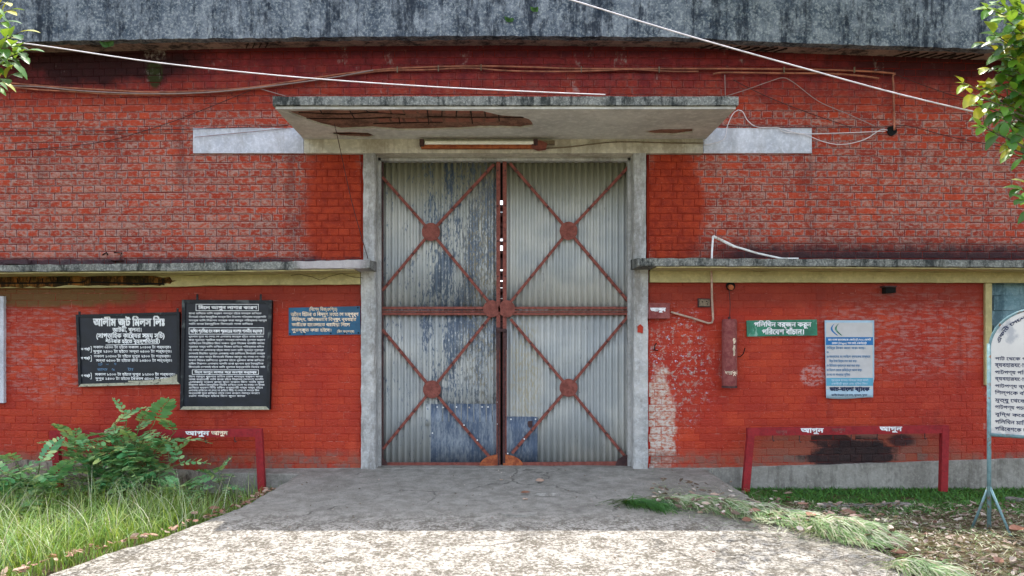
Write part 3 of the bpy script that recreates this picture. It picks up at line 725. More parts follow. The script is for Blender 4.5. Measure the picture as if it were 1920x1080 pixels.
# gate -------------------------------------------------------------
def gp(px, py, dy=0): return P(px, py, YD + dy)
def corrug(x0, x1, z0, z1, amp, mat, name, parent, y=YD, per=.072, ztop=None):
    n = int((x1 - x0) / per * 8); xs = np.linspace(x0, x1, n + 1); zs = [z0, (z0 * 2 + z1) / 3, (z0 + z1 * 2) / 3, z1]; m = MB(); vs = []
    for j, z in enumerate(zs):
        for x in xs: vs.append((x, y - amp * math.cos(x / per * 2 * math.pi) + .004 * nz(x * 1.5, z * 1.2), z + (.006 * nz(x * 3, j) if j in (0, 3) else 0)))
    k = n + 1
    m.add(vs, [(j * k + i, j * k + i + 1, (j + 1) * k + i + 1, (j + 1) * k + i) for j in range(3) for i in range(n)])
    o = m.build(name, mat, parent, smooth=True)
    md = o.modifiers.new('t', 'SOLIDIFY'); md.thickness = .0015; return o
def leaf(side):
    L = side < 0
    xa, xb = (715, 937) if L else (943, 1181)
    g = empty('gate_leaf', gp(xa if L else xb, 872), parent=B)
    g['label'] = 'left gate leaf of peeling corrugated sheet with large blue patch' if L else 'right gate leaf of grey corrugated sheet with small blue patch'
    zt, zb = gp(0, 302).z, gp(0, 870).z; x0, x1 = gp(xa, 0).x, gp(xb, 0).x
    mt = M['sheetL'] if L else M['sheetR']
    zmid = gp(0, 583).z
    if L:
        xm = gp(830, 0).x
        corrug(x0, xm, zmid, zt, .017, mt, 'corrugated_sheet', g); corrug(xm - .03, x1, zmid - .03, zt, .017, mt, 'corrugated_sheet', g, YD - .004)
        corrug(x0, xm, zb, zmid + .03, .017, mt, 'corrugated_sheet', g, YD - .003); corrug(xm - .04, x1, gp(0, 790).z, zmid, .017, mt, 'corrugated_sheet', g, YD - .006)
        corrug(gp(808, 0).x, x1 - .02, gp(0, 868).z, gp(0, 757).z, .006, M['sheetB'], 'patch_sheet', g, YD - .014)
        corrug(gp(798, 0).x, gp(808, 0).x, gp(0, 797).z, gp(0, 757).z, .004, mt, 'patch_sheet', g, YD - .016)
    else:
        xm = gp(1060, 0).x
        corrug(x0, xm, zmid, zt, .017, mt, 'corrugated_sheet', g); corrug(xm - .03, x1, zmid - .03, zt, .017, mt, 'corrugated_sheet', g, YD - .004)
        corrug(x0, xm - .2, zb, zmid + .03, .017, mt, 'corrugated_sheet', g, YD - .003); corrug(xm - .24, x1, zb, zmid, .017, mt, 'corrugated_sheet', g, YD - .006)
        corrug(gp(948, 0).x, gp(1008, 0).x, gp(0, 866).z, gp(0, 781).z, .006, M['sheetB'], 'patch_sheet', g, YD - .016)
        MB().prism(rough([(gp(a, b).x, gp(a, b).z) for a, b in ((990, 790), (999, 788), (998, 799), (993, 802), (989, 797))], 2, .006), YD - .028, YD - .02).build('rust_scab', M['darkiron'], g)
    YF = YD - .045
    # stiles: inner edge angle, dark strip standing in for the hinge side gap
    def bar(a, b, w_, mat, name, y=YF, t=.012):
        pa, pb = P(a[0], a[1], y), P(b[0], b[1], y); m = MB(); m.bar(pa, pb, w_, t)
        d = (pb - pa).normalized(); q = Vector((d.z, 0, -d.x))
        m.bar(pa + q * w_ * .42 + Vector((0, .012, 0)), pb + q * w_ * .42 + Vector((0, .012, 0)), .006, .03)
        return m.build(name, mat, g)
    xi = 934.3 if L else 946.3
    bar((xi, 298), (xi, 876), .045, M['rust'], 'edge_stile')
    xo = 717 if L else 1179
    bar((xo, 300), (xo, 876), .028, M['darkiron'], 'hinge_gap_strip', YF + .004)
    ra, rb_ = (717, 912) if L else (958, 1178)
    m = MB()
    for pyy, h in ((577.5, .03), (583.5, .012), (588.5, .03)): m.bar(P(ra, pyy, YF - .002 * h), P(rb_, pyy, YF), h, .014 if h > .02 else .03)
    m.build('middle_rail', M['rust'], g)
    x0r, x1r = (716, 936) if L else (944, 1180)
    bar((x0r, 871), (x1r, 871 if L else 869), .05, M['rust'], 'bottom_rail')
    if L: Xs = [((808, 435), [(717, 332), (926, 308), (717, 545), (918, 568)]), ((810, 730), [(717, 618), (920, 593), (718, 842), (917, 856)])]
    else: Xs = [((1066, 433), [(956, 306), (1178, 313), (956, 568), (1178, 565)]), ((1066, 727), [(957, 598), (1178, 592), (960, 850), (1174, 858)])]
    for c, ends in Xs:
        for e in ends:
            dx, dy = e[0] - c[0], e[1] - c[1]; l = math.hypot(dx, dy); s_ = (c[0] + dx / l * 13, c[1] + dy / l * 13)
            bo = bar(s_, e, .032, M['rust'], 'brace', YF + .003, .012)
            for t in (.3, .62, .88):
                q = P(s_[0] + dx * t * .92, s_[1] + dy * t * .92, YF - .006); MB().disc(q, .011, .008, 8).build('bolt', M['darkiron'], bo)
        dc = P(c[0], c[1], YF - .006); MB().disc(dc, .104, .012, 28, jit=.002).build('hub_plate', M['rust'], g)
    cc = 922 if L else 950
    MB().disc(P(cc, 579, YF - .01), .098, .012, 26, jit=.003).build('centre_plate', M['rust'], g)
    # half round foot gusset in the middle, quarter at the hinge side
    def gus(cx_, cy_, rx, ry, a0, a1, mt_):
        pts = [(cx_ + rx * math.cos(t), cy_ - ry * math.sin(t)) for t in np.linspace(a0, a1, 12)] + ([(cx_, cy_)] if a1 - a0 < 3 else [])
        MB().prism([(P(a, b, YF - .012).x, P(a, b, YF - .012).z) for a, b in pts], YF - .022, YF - .008).build('gusset', mt_, g)
    gus(937 if L else 943, 874, 38, 22, math.pi / 2 if L else 0, math.pi if L else math.pi / 2, M['rust2'])
    gus(716 if L else 1180, 874, 11 if L else 26, 14 if L else 21, 0 if L else math.pi / 2, math.pi / 2 if L else math.pi, M['darkiron'])
    for i in range(9 if L else 9):
        yb = 320 + i * 66
        o = MB().disc(P(xi + (-1 if L else 1), yb, YF - .008), .010, .006, 8).build('bolt', M['darkiron'], g)
    if L:
        for a, b in ((820, 763), (831, 764), (856, 763), (880, 764), (904, 763), (915, 763), (811, 812), (870, 797), (895, 825), (933, 754), (933, 795)): MB().disc(P(a, b, YF - .012), .009, .005, 8).build('screw', M['whitepipe'], g)
    else:
        for a, b in ((958, 786), (983, 823), (1004, 786), (952, 850)): MB().disc(P(a, b, YF - .012), .009, .005, 8).build('screw', M['whitepipe'], g)
    # latch gear
    if L:
        m = MB(); m.bar(P(934, 614, YF - .02), P(934, 656, YF - .02), .05, .03); m.build('latch_plate', M['darkiron'], g)
        MB().bar(P(934, 656, YF - .02), P(935, 872, YF - .02), .022, .02).build('drop_bolt', M['darkiron'], g)
    else:
        m = MB(); m.bar(P(947, 618, YF - .02), P(947, 656, YF - .02), .045, .03); m.bar(P(932, 619, YF - .045), P(950, 619, YF - .045), .035, .02); m.build('latch_plate', M['darkiron'], g)
        MB().bar(P(946, 655, YF - .02), P(945, 868, YF - .02), .024, .018).build('drop_bolt', M['darkiron'], g)
    return g
leaf(-1); gr_ = leaf(1)
MB().bar(P(940.5, 302, YD + .02), P(940.5, 376, YD + .02), .07, .01).build('gap_dark_strip', M['black'], gr_)  # black strips added behind the seam to paint the gap's darkness
for i, yb in enumerate((384, 390, 398, 406, 412, 418, 424, 432, 440, 452, 470, 476, 488, 496, 508, 514, 528, 540, 547, 560, 572, 580, 590, 604)):
    MB().bar(P(940.5, yb, YD - .01), P(940.5, yb + R.uniform(7, 14), YD - .01), .06, .01).build('chain_link', M['darkiron'], gr_)
MB().bar(P(940.5, 600, YD + .02), P(940.5, 876, YD + .02), .07, .01).build('gap_dark_strip', M['black'], gr_)

# ------------------------------------------------------------------ ground
RZ0, RS = zz(877.5) , .066
def rampz(y): return RZ0 + RS * y if y > -4 else RZ0 - RS * 4
def onramp(px, py):
    k = (py - CY) / F; t = (k * D - (EYE - RZ0)) / (k + RS); return Vector(((px - CX) / F * (D - t), -t, RZ0 - RS * t))
def onground(px, py, z=0.):
    d = F * (EYE - z) / (py - CY); return Vector(((px - CX) / F * d, d - D, z))
LE = [onramp(*p) for p in ((380, 885), (470, 887), (560, 889), (545, 897), (520, 912), (470, 941), (400, 970), (350, 988), (300, 1008), (200, 1036), (150, 1055), (90, 1076))]
RE = [onramp(*p) for p in ((1330, 884), (1345, 893), (1372, 910), (1420, 938), (1480, 962), (1540, 985), (1600, 1012), (1700, 1052), (1760, 1076))]
gm = MB(); gm.add([(-200, -200, -.02), (200, -200, -.02), (200, 300, -.02), (-200, 300, -.02)], [(0, 1, 2, 3)])
props(gm.build('ground', M['soil'], fix=False), kind='structure')
# uneven soil close by
def patch(x0, x1, y0, y1, st, name, mat, hf):
    xs = rng(x0, x1, st); ys = rng(y0, y1, st); k = len(xs); m = MB()
    m.add([(x, y, hf(x, y)) for y in ys for x in xs], [(j * k + i, j * k + i + 1, (j + 1) * k + i + 1, (j + 1) * k + i) for j in range(len(ys) - 1) for i in range(k - 1)])
    return props(m.build(name, mat, smooth=True, fix=False), kind='structure')
patch(2.0, 7.4, -6.5, -.02, .06, 'soil_bed', M['soil'], lambda x, y: .015 + .02 * nz(x * 3, y * 3) + .012 * nz(x * 11, y * 11))
patch(-7.4, -1.7, -6.5, -.02, .08, 'grass_bed', M['soil'], lambda x, y: .0 + .02 * nz(x * 3, y * 3))
# ramp slab
ly = [p.y for p in LE][::-1]; lx = [p.x for p in LE][::-1]; ry = [p.y for p in RE][::-1]; rx_ = [p.x for p in RE][::-1]
def redge(y): return float(np.interp(y, ry, rx_)) if y > ry[0] else rx_[0] + (ry[0] - y) * .02
def ledge_(y): return float(np.interp(y, ly, lx)) if y > ly[0] else lx[0] - (ly[0] - y) * .1
m = MB(); ys = rng(.24, -8.0, .035); NX = 90; vs = []
for y in ys:
    a, b = ledge_(y), redge(y)
    a += .02 * nz(y * 6, 3) + .012 * nz(y * 19, 4); b += .02 * nz(y * 6, 8) + .012 * nz(y * 19, 9)
    if y > -.02: a, b = wx(640), wx(1250)
    zt = rampz(min(y, 0))
    row = [(a - .01, y, -.06)] + [(a + (b - a) * i / NX, y, zt + .006 * nz((a + (b - a) * i / NX) * 2.2, y * 2.2) + .003 * nz((a + (b - a) * i / NX) * 9, y * 9) - (.012 if i in (0, NX) else 0)) for i in range(NX + 1)] + [(b + .01, y, -.06)]
    vs += row
k = NX + 3
m.add(vs, [(j * k + i, (j + 1) * k + i, (j + 1) * k + i + 1, j * k + i + 1) for j in range(len(ys) - 1) for i in range(k - 1)])
m.add([vs[i] for i in range(k)], [tuple(range(k))]); m.add([vs[len(vs) - k + i] for i in range(k)], [tuple(range(k))])
props(m.build('concrete_ramp', M['ramp'], smooth=False), kind='structure')
# interior floor seen through the gap
MB().box(-7.1, 7.1, .26, 6, 0, RZ0 - .005).build('mill_floor', M['plinth'], B)
# ------------------------------------------------------------------ notice boards
def quad_board(name, c, y, t, mat, label, cat, frame=None, fw=5, group=None, bottom=None):
    """c: TL,TR,BR,BL pixels; y: front plane"""
    pts = [P(a, b, y) for a, b in c]; cen = sum(pts, Vector()) / 4
    root = empty(name, (cen.x, 0, pts[3].z), label, cat, group)
    MB().prism([(p.x, p.z) for p in pts][::-1], y + .004, y + t).build('panel', mat, root)
    if frame:
        s = 1 / F * (D + y) * fw; ins = []
        for i, p in enumerate(pts): ins.append(p + (cen - p).normalized() * 0 + Vector((s if i in (0, 3) else -s, 0, -s if i < 2 else s)))
        for i in range(4):
            a, b = pts[i], pts[(i + 1) % 4]; ia, ib = ins[i], ins[(i + 1) % 4]
            MB().prism([(a.x, a.z), (b.x, b.z), (ib.x, ib.z), (ia.x, ia.z)], y - .012, y + t - .002).build('frame_rail', (bottom if (i == 2 and bottom) else frame), root)
    return root
def shear(c):   # maps an axis aligned drawing inside the board to its slightly tilted corners
    (x0, y0), (x1, y1), (x2, y2), (x3, y3) = c
    mx0, mx1, my0, my1 = (x0 + x3) / 2, (x1 + x2) / 2, (y0 + y1) / 2, (y2 + y3) / 2
    def f(u, v):
        s = (u - mx0) / (mx1 - mx0); t = (v - my0) / (my1 - my0)
        return ((1 - t) * ((1 - s) * x0 + s * x1) + t * ((1 - s) * x3 + s * x2), (1 - t) * ((1 - s) * y0 + s * y1) + t * ((1 - s) * y3 + s * y2))
    return f
YB = -.05
c1 = [(143, 590), (337, 585), (338, 720), (148, 725)]
b1 = quad_board('notice_board', c1, YB, .03, M['blackpaint'], 'wide black notice board with large mill timetable lettering, left of the tall black board', 'notice board', M['blackframe'], 5, 'black notice boards', M['wornframe'])
f = onplane(YB + .003)
m = MB(); w1 = lambda u, v: (u, v)
T = lambda s, x0, y0, x1, y1, b=.03: write(m, s, (x0, y0, x1, y1), f, b)
T('আলীম জুট মিলস লিঃ', 175, 592, 308, 616, .045)
T('আটরা, খুলনা।', 211, 612, 265, 625, .03); T('(সাপ্তাহিক কার্যের সময় সুচি)', 181, 622, 308, 637, .035)
T('শনিবার হইতে বৃহস্পতিবার।', 198, 634, 299, 646, .035)
m.add([f(198, 646.4, .001), f(298, 643.8, .001), f(298, 645, .001), f(198, 647.6, .001)], [(0, 1, 2, 3)])
rows = [(647, 'সকাল ৬ঃ০০ টা হইতে সকাল ১০ঃ০০ টা পর্যন্ত।', 175, 320), (655, 'দুপুর ২ঃ০০ টা হইতে সন্ধা ৬ঃ০০ টা পর্যন্ত।', 175, 321), (664, 'সকাল ১০ঃ০০ টা হইতে দুপুর ২ঃ০০ টা পর্যন্ত।', 176, 319), (672, 'সন্ধা ৬ঃ০০ টা হইতে রাত ১০ঃ০০ টা পর্যন্ত।', 180, 322),
        (698, 'সকাল ৮ঃ০০ টা হইতে দুপুর ১২ঃ০০ টা পর্যন্ত।', 178, 328), (706, 'দুপুর ১ঃ০০ টা হইতে বৈকাল ৫ঃ০০ টা পর্যন্ত।', 179, 329)]
for y_, s, a, b in rows: T(s, a, y_, b, y_ + 8, .02)
for y_, s in ((651, 'ক পার্ট'), (668, 'খ পার্ট'), (701, 'গ পার্ট')):
    T(s, 152, y_, 169, y_ + 7, .04)
    for a, b, c, d in ((169, y_ - 2, 172, y_ - 1), (171, y_ - 2, 172, y_ + 10), (169, y_ + 9, 172, y_ + 10)): m.add([f(a, b, .001), f(c, b, .001), f(c, d, .001), f(a, d, .001)], [(0, 1, 2, 3)])
m.build('lettering', M['white'], b1, fix=False)
m = MB(); T('দুপুর      ০০         টা', 184, 680, 218, 686, .01); T('রাত  ২       টা', 182, 689, 250, 695, .01); m.build('faded_lettering', M['ptext'], b1, fix=False)
for a, b in ((149, 586), (333, 580)): MB().bar(P(a, b + 6, YB - .01), P(a, b - 2, YB - .01), .02, .012).build('hanger', M['blackframe'], b1)
MB().prism(rough([(P(a, b, YB).x, P(a, b, YB).z) for a, b in ((240, 714), (290, 712), (318, 708), (332, 701), (334, 716), (290, 717), (240, 717))], 3, .004), YB + .0005, YB + .004).build('worn_corner', M['wornframe'], b1)

c2 = [(342, 562), (510, 563), (506, 768), (338, 768)]
YB2 = -.075
b2 = quad_board('notice_board', c2, YB2, .05, M['blackpaint'], 'tall black notice board densely filled with small white fire rules, beside the wide one', 'notice board', M['blackframe'], 6, 'black notice boards', M['wornframe'])
f = onplane(YB2 + .003); m = MB()
def rect(x0, y0, x1, y1, t=1.):
    for a, b, c, d in ((x0, y0, x1, y0 + t), (x0, y1 - t, x1, y1), (x0, y0 + t, x0 + t, y1 - t), (x1 - t, y0 + t, x1, y1 - t)): m.add([f(a, b, .001), f(c, b, .001), f(c, d, .001), f(a, d, .001)], [(0, 1, 2, 3)])
rect(367, 570, 485, 583); T('মিলে আগুন লাগার কারণ', 372, 572, 482, 581.5, .04)
rect(354, 614, 495, 627); T('অগ্নি প্রতিরোধে সকল প্রকারের অবশ্য পালনীয় কর্তব্য', 357, 616, 492, 625.5, .04)
rect(360, 693, 485, 702.5); T('মিলে আগুন লাগার পরে অবশ্য কর্তব্য', 365, 694.5, 481, 701.5, .035)
WD = 'বৈদ্যুতিক গোলযোগ ধূমপান বিড়ি সিগারেট হতে দেশলাই মেশিনের ঘর্ষণ আগুন লাগা কারণে যন্ত্রপাতি নিয়মিত পরিষ্কার রাখা মিল এলাকায় পাট সুতা তেল মবিল দাহ্য পদার্থ কাজ করা নিষেধ সকল শ্রমিক কর্মচারী সতর্ক থাকিবেন বালতি পানি বালি নিরাপদ দূরত্বে রাখিতে হইবে'.split()
rw = random.Random(3)
def line(nw): return ' '.join(rw.choice(WD) for _ in range(nw))
lines = [(585 + i * 6.6, x) for i, x in enumerate((490, 499, 500, 474))] + [(628.5 + i * 6.35, 494 + (i * 7 % 4)) for i in range(10)] + [(703.5 + i * 5.2, 493 + (i * 5 % 4) - (8 if i > 4 else 0) - (28 if i == 7 else 0)) for i in range(8)]
for y_, x1 in lines: T(line(8 if x1 > 480 else 6), 354, y_, x1, y_ + 5.4, .012)
m.build('lettering', M['white'], b2, fix=False)
for a in (370, 489): MB().bar(P(a, 566, YB2 - .005), P(a, 552, YB2 + .02), .02, .012).build('hanger', M['blackframe'], b2)
c3 = [(541, 577), (675, 574), (676, 627), (541, 629)]
b3 = quad_board('sign_plate', c3, -.03, .014, M['signblue'], 'small blue sign plate with cream hand painted lettering beside the gate jamb', 'sign')
f = onplane(-.027); m = MB()
T('(বিশেষ বিজ্ঞপ্তি)', 580, 575, 632, 585, .02); T('অবৈধ হিটার ও বিদ্যুৎ সংযোগ সম্পূর্ণ', 545, 584, 672, 595, .025); T('নিষিদ্ধ, অবৈধভাবে বিদ্যুৎ ব্যবহার', 547, 594, 668, 604, .025)
T('কারীকে হাতেনাতে ধরাইয়া দিলে', 547, 604, 656, 613, .025); T('পুরস্কৃত করা হইবে।', 547, 614, 621, 624, .025); T('(মিল কতৃপক্ষ)', 632, 618, 664, 625, .015)
m.build('lettering', M['cream'], b3, fix=False)
for a, b in ((544, 626), (570, 626), (620, 625), (647, 625), (671, 577), (672, 624)): MB().disc(P(a, b, -.028), .009, .004, 8).build('nail', M['black'], b3)
c4 = [(1400, 601), (1532, 599), (1533, 629), (1401, 631)]
b4 = quad_board('sign_plate', c4, -.035, .02, M['signgreen'], 'small green enamel sign with two lines of white lettering on the red wall', 'sign')
f = onplane(-.032); m = MB()
T('পলিথিন বর্জন করুন', 1414, 601, 1521, 616, .035); T('পরিবেশ বাঁচান।', 1429, 614, 1507, 627, .035)
m.build('lettering', M['white'], b4, fix=False)
# poster
YPo = -.03
root = empty('poster', P(1593, 746, 0), 'pale blue and grey bank poster with curved emblem hanging on the red wall', 'poster')
m = MB(); nx_, ny_ = 10, 16; vs = []
for j in range(ny_ + 1):
    for i in range(nx_ + 1):
        s, t = i / nx_, j / ny_
        px = 1546 + 93 * s + (3 * t) * (1 - s) - (2 if (s > .9 and t > .8) else 0); py = 600.5 + 146 * t + (1.5 * math.sin(s * 5) if t > .95 else 0)
        vs.append(P(px, py, YPo - .012 * max(0, t - .75) * 4 * s - .003 * math.sin(t * 9 + s * 4)))
k = nx_ + 1
m.add(vs, [(j * k + i, j * k + i + 1, (j + 1) * k + i + 1, (j + 1) * k + i) for j in range(ny_) for i in range(nx_)])
o = m.build('poster_sheet', M['posterblue'], root, smooth=True); md = o.modifiers.new('t', 'SOLIDIFY'); md.thickness = .002; md.offset = 1
def onposter(u, v, l):
    s = (u - 1546) / 93; t = (v - 600.5) / 146
    return P(u, v, YPo - .012 * max(0, t - .75) * 4 * s - .003 * math.sin(t * 9 + s * 4) - l - .0035)
f = onposter
def pf(x0, y0, x1, y1, l, mb):
    n = 8; vs = []
    for j in range(n + 1):
        for i in range(n + 1): vs.append(f(x0 + (x1 - x0) * i / n, y0 + (y1 - y0) * j / n, l))
    mb.add(vs, [(j * (n + 1) + i, j * (n + 1) + i + 1, (j + 1) * (n + 1) + i + 1, (j + 1) * (n + 1) + i) for j in range(n) for i in range(n)])
mm = MB(); pf(1549, 605, 1636, 730, 0, mm); mm.build('grey_field', M['poster'], root, fix=False)
mm = MB(); pf(1548.5, 632, 1637, 647, .0015, mm); mm.build('blue_stripe', M['pblue'], root, fix=False)
mm = MB(); pf(1549.5, 708.5, 1637, 723.5, .0015, mm); mm.build('teal_stripe', M['pteal'], root, fix=False)
def arc(cx_, x_off, mat):
    mm = MB(); vs = []
    for i in range(13):
        t = i / 12; y_ = 607 + 22 * t; xc = cx_ - 9.5 * math.sin(t * math.pi) * (1 - .15 * t) + x_off * 0 + 5 * t; wd = 3.2 * math.sin(max(.05, t) * math.pi * .8) + .6
        vs += [f(xc, y_, .001), f(xc + wd, y_, .001)]
    mm.add(vs, [(2 * i, 2 * i + 1, 2 * i + 3, 2 * i + 2) for i in range(12)]); mm.build('emblem_stroke', mat, root, fix=False)
arc(1564, 0, M['pblue']); arc(1572, 0, M['signgreen'])
m = MB(); l2 = lambda s, x0, y0, x1, y1, b=.03: write(m, s, (x0, y0, x1, y1), lambda u, v, l: f(u, v, l + .002), b)
l2('ডাচ-বাংলা ব্যাংকের যে একাউন্টে (৭০১-) আপনি', 1553, 634, 1633, 640); l2('বেতন (Wages) পান সেই একাউন্টে', 1560, 640.5, 1625, 646.5)
m.build('stripe_lettering', M['white'], root, fix=False)
m = MB()
for s, x0, y_, x1 in (('ফ্রি টাকা জমা করা যায়।', 1554, 649, 1622), ('অন্যদের মোবাইলে ব্যাংকের মাধ্যমে', 1555, 665, 1632), ('ফ্রি টাকা উত্তোলন করা যায়।', 1555, 673.5, 1606), ('মিনিমাম ব্যালেন্স জমা করা যায়।', 1555, 682, 1612), ('বিদেশ থেকে রেমিটেন্স আনা যায়।', 1555, 690.5, 1616), ('লোন পাওয়ার সুবিধা', 1555, 699, 1594)):
    l2(s, x0, y_, x1, y_ + 7, .03)
for y_ in (652, 660.5, 669, 685.5, 694, 702.5): l2('o', 1550.5, y_ - 2, 1553.5, y_ + 1.5, .04)
m.build('body_lettering', M['ptext'], root, fix=False)
m = MB(); l2('প্রত্যেকে আপনার পরিবারের জন্যে আজই', 1559, 710, 1628, 716); l2('একাউন্ট খুলুন এবং সুবিধা নিন।', 1559, 716.5, 1626, 722.5); m.build('stripe_lettering', M['posterblue'], root, fix=False)
m = MB(); l2('ডাচ-বাংলা ব‍ʃাংক', 1556, 725, 1630, 735, .06); l2('আলীম টাওয়ার (২য় তলা), ফুলতলা, খুলনা', 1559, 738, 1626, 743.5, .02); m.build('bank_lettering', M['pdark'], root, fix=False)

# ------------------------------------------------------------------ fire bucket rails
def rail(name, top, posts, y, hooks, words, label):
    (xa, ya), (xb, yb) = top; r = empty(name, P(posts[0][1][0], posts[0][1][1], y), label, 'rail', 'fire bucket rails along the wall')
    fb = MB(); fb.bar(P(xa, ya, y), P(xb, yb, y), .085, .05); fb.build('top_bar', M['oxide'], r)
    for (a, b) in posts:
        m = MB(); m.bar(P(a[0], a[1], y + .0), P(b[0], b[1] + 6, y), .075, .06); m.build('post', M['oxide'], r)
    for hx, hy in hooks:
        m = MB(); m.tube([P(hx, hy, y - .02), P(hx, hy + 9, y - .02), P(hx + 1, hy + 12, y - .035), P(hx + 3, hy + 11, y - .05)], .006, 5); m.build('hook', M['darkiron'], r)
    for mt, ws in words:
        m = MB()
        for s, x0, y0, x1, y1 in ws: write(m, s, (x0, y0, x1, y1), lambda u, v, l: P(u, v, y - .027 - l), .04)
        m.build('lettering' if mt == 'white' else 'faded_lettering', M[mt], r, fix=False)
    return r
rail('bucket_rail', ((1400, 809.5), (1777, 804.5)), [((1408, 806), (1397, 921)), ((1771, 803), (1768, 915))], -.25,
     [(1449, 815), (1499, 817), (1596, 815), (1645, 814), (1690, 812), (1734, 811)],
     [('white', [('আগুন', 1502, 802.5, 1544, 814), ('আগুন', 1650, 799.5, 1691, 811)]), ('pinkpaint', [('আগুন', 1455, 807, 1476, 815), ('আগুন', 1560, 803, 1585, 812)])],
     'dark red fire bucket rail with six hooks in front of the scorched brick patch')
rail('bucket_rail', ((95, 815), (492, 811)), [((486, 812), (492, 926)), ((103, 815), (112, 914))], -.3,
     [(385, 819), (440, 817), (250, 818)],
     [('white', [('আগুন', 348, 808, 392, 819)]), ('cream', [('আগুন', 396, 808, 427, 818), ('আগুন', 196, 808, 216, 818)])],
     'dark red fire bucket rail half hidden behind the feathery green shrub')

# ------------------------------------------------------------------ wall fittings
# tube light
tl = empty('tube_light', P(905, 268, -.08), 'old fluorescent tube light with rusty fitting above the gate', 'light')
YT = -.15
MB().bar(P(790, 275.5, YT + .04), P(1010, 275.5, YT + .04), .04, .05).build('batten', M['rust2'], tl)
MB().tube([P(797, 267.5, YT - .01), P(1000, 267.5, YT - .02)], .021, 10).build('glass_tube', M['tube'], tl)
for a in (791, 1004): MB().bar(P(a - 4, 268, YT), P(a + 4, 268, YT), .07, .07).build('lamp_holder', M['darkiron'], tl)
MB().prism([(P(a, b, YT).x, P(a, b, YT).z) for a, b in ((998, 266), (1012, 264), (1026, 270), (1024, 279), (1010, 281), (996, 276))], YT - .03, YT + .05).build('choke_box', M['rust'], tl)
MB().bar(P(1014, 268, YT), P(1040, 268, YT), .042, .05).build('starter_case', M['greypvc'], tl)
def cable(name, pts, r, mat, label, y=-.04, cat='cable', group=None, k=6, clips=()):
    q = [P(p[0], p[1], p[2] if len(p) > 2 else y) for p in pts]
    m = MB().tube(spline(q, k), r, 6)
    o = m.build(name, M[mat], None, smooth=True); return props(o, label, cat, group)
cable('lamp_cable', [(1022, 278, -.08), (1060, 276, -.08), (1105, 271, -.08), (1140, 267, -.08), (1180, 266, -.08), (1260, 268, -.08), (1320, 268, -.08)], .006, 'greypvc', 'thin brown cable clipped along the lintel from the tube light to the right')
gW = 'brown cables strung along the upper wall'
cable('cable', [(-60, 148), (0, 154), (100, 163), (200, 169), (290, 173), (400, 170), (480, 163), (560, 151), (640, 139), (720, 130), (800, 126), (900, 124), (1000, 126), (1100, 129), (1350, 129), (1550, 131), (1668, 137), (1674, 146), (1676, 200), (1677, 244)], .011, 'orangewire', 'uppermost brown cable running the whole wall and dropping to the black hole at right', -.05, group=gW)
cable('cable', [(-60, 158), (0, 161), (70, 168), (140, 172), (200, 176), (300, 177.5), (400, 173), (480, 166), (560, 155), (640, 143), (720, 133), (800, 131), (880, 128), (960, 133), (1060, 134), (1140, 132), (1180, 130), (1260, 134), (1310, 134)], .009, 'orangewire', 'lower brown cable that sags most over the left wall and wriggles above the canopy', -.06, group=gW)
cable('cable', [(-60, 160), (60, 162), (150, 170), (250, 175), (350, 175), (450, 168), (600, 149), (700, 131.5)], .007, 'greywire', 'thin pale cable twisted along the sagging bundle at the left wall', -.075, group=gW)
cable('cable', [(1337, 139), (1360, 136), (1450, 137), (1550, 138), (1610, 142), (1648, 147)], .011, 'orangewire', 'short loose cable end below the main run, right of the canopy', -.06, group=gW)
for i, a in enumerate((745, 822, 902, 1090, 1236, 1470, 1602)):
    b = lerp([(700, 131), (900, 126), (1100, 130), (1700, 131)], a)
    props(MB().bar(P(a, b - 5, -.07), P(a, b + 6, -.07), .012, .02).build('cable_clip', M['greypvc']), '%s small clip from the left on the brown cable run' % ('first second third fourth fifth sixth seventh'.split()[i]), 'clip', 'clips holding the brown cables')
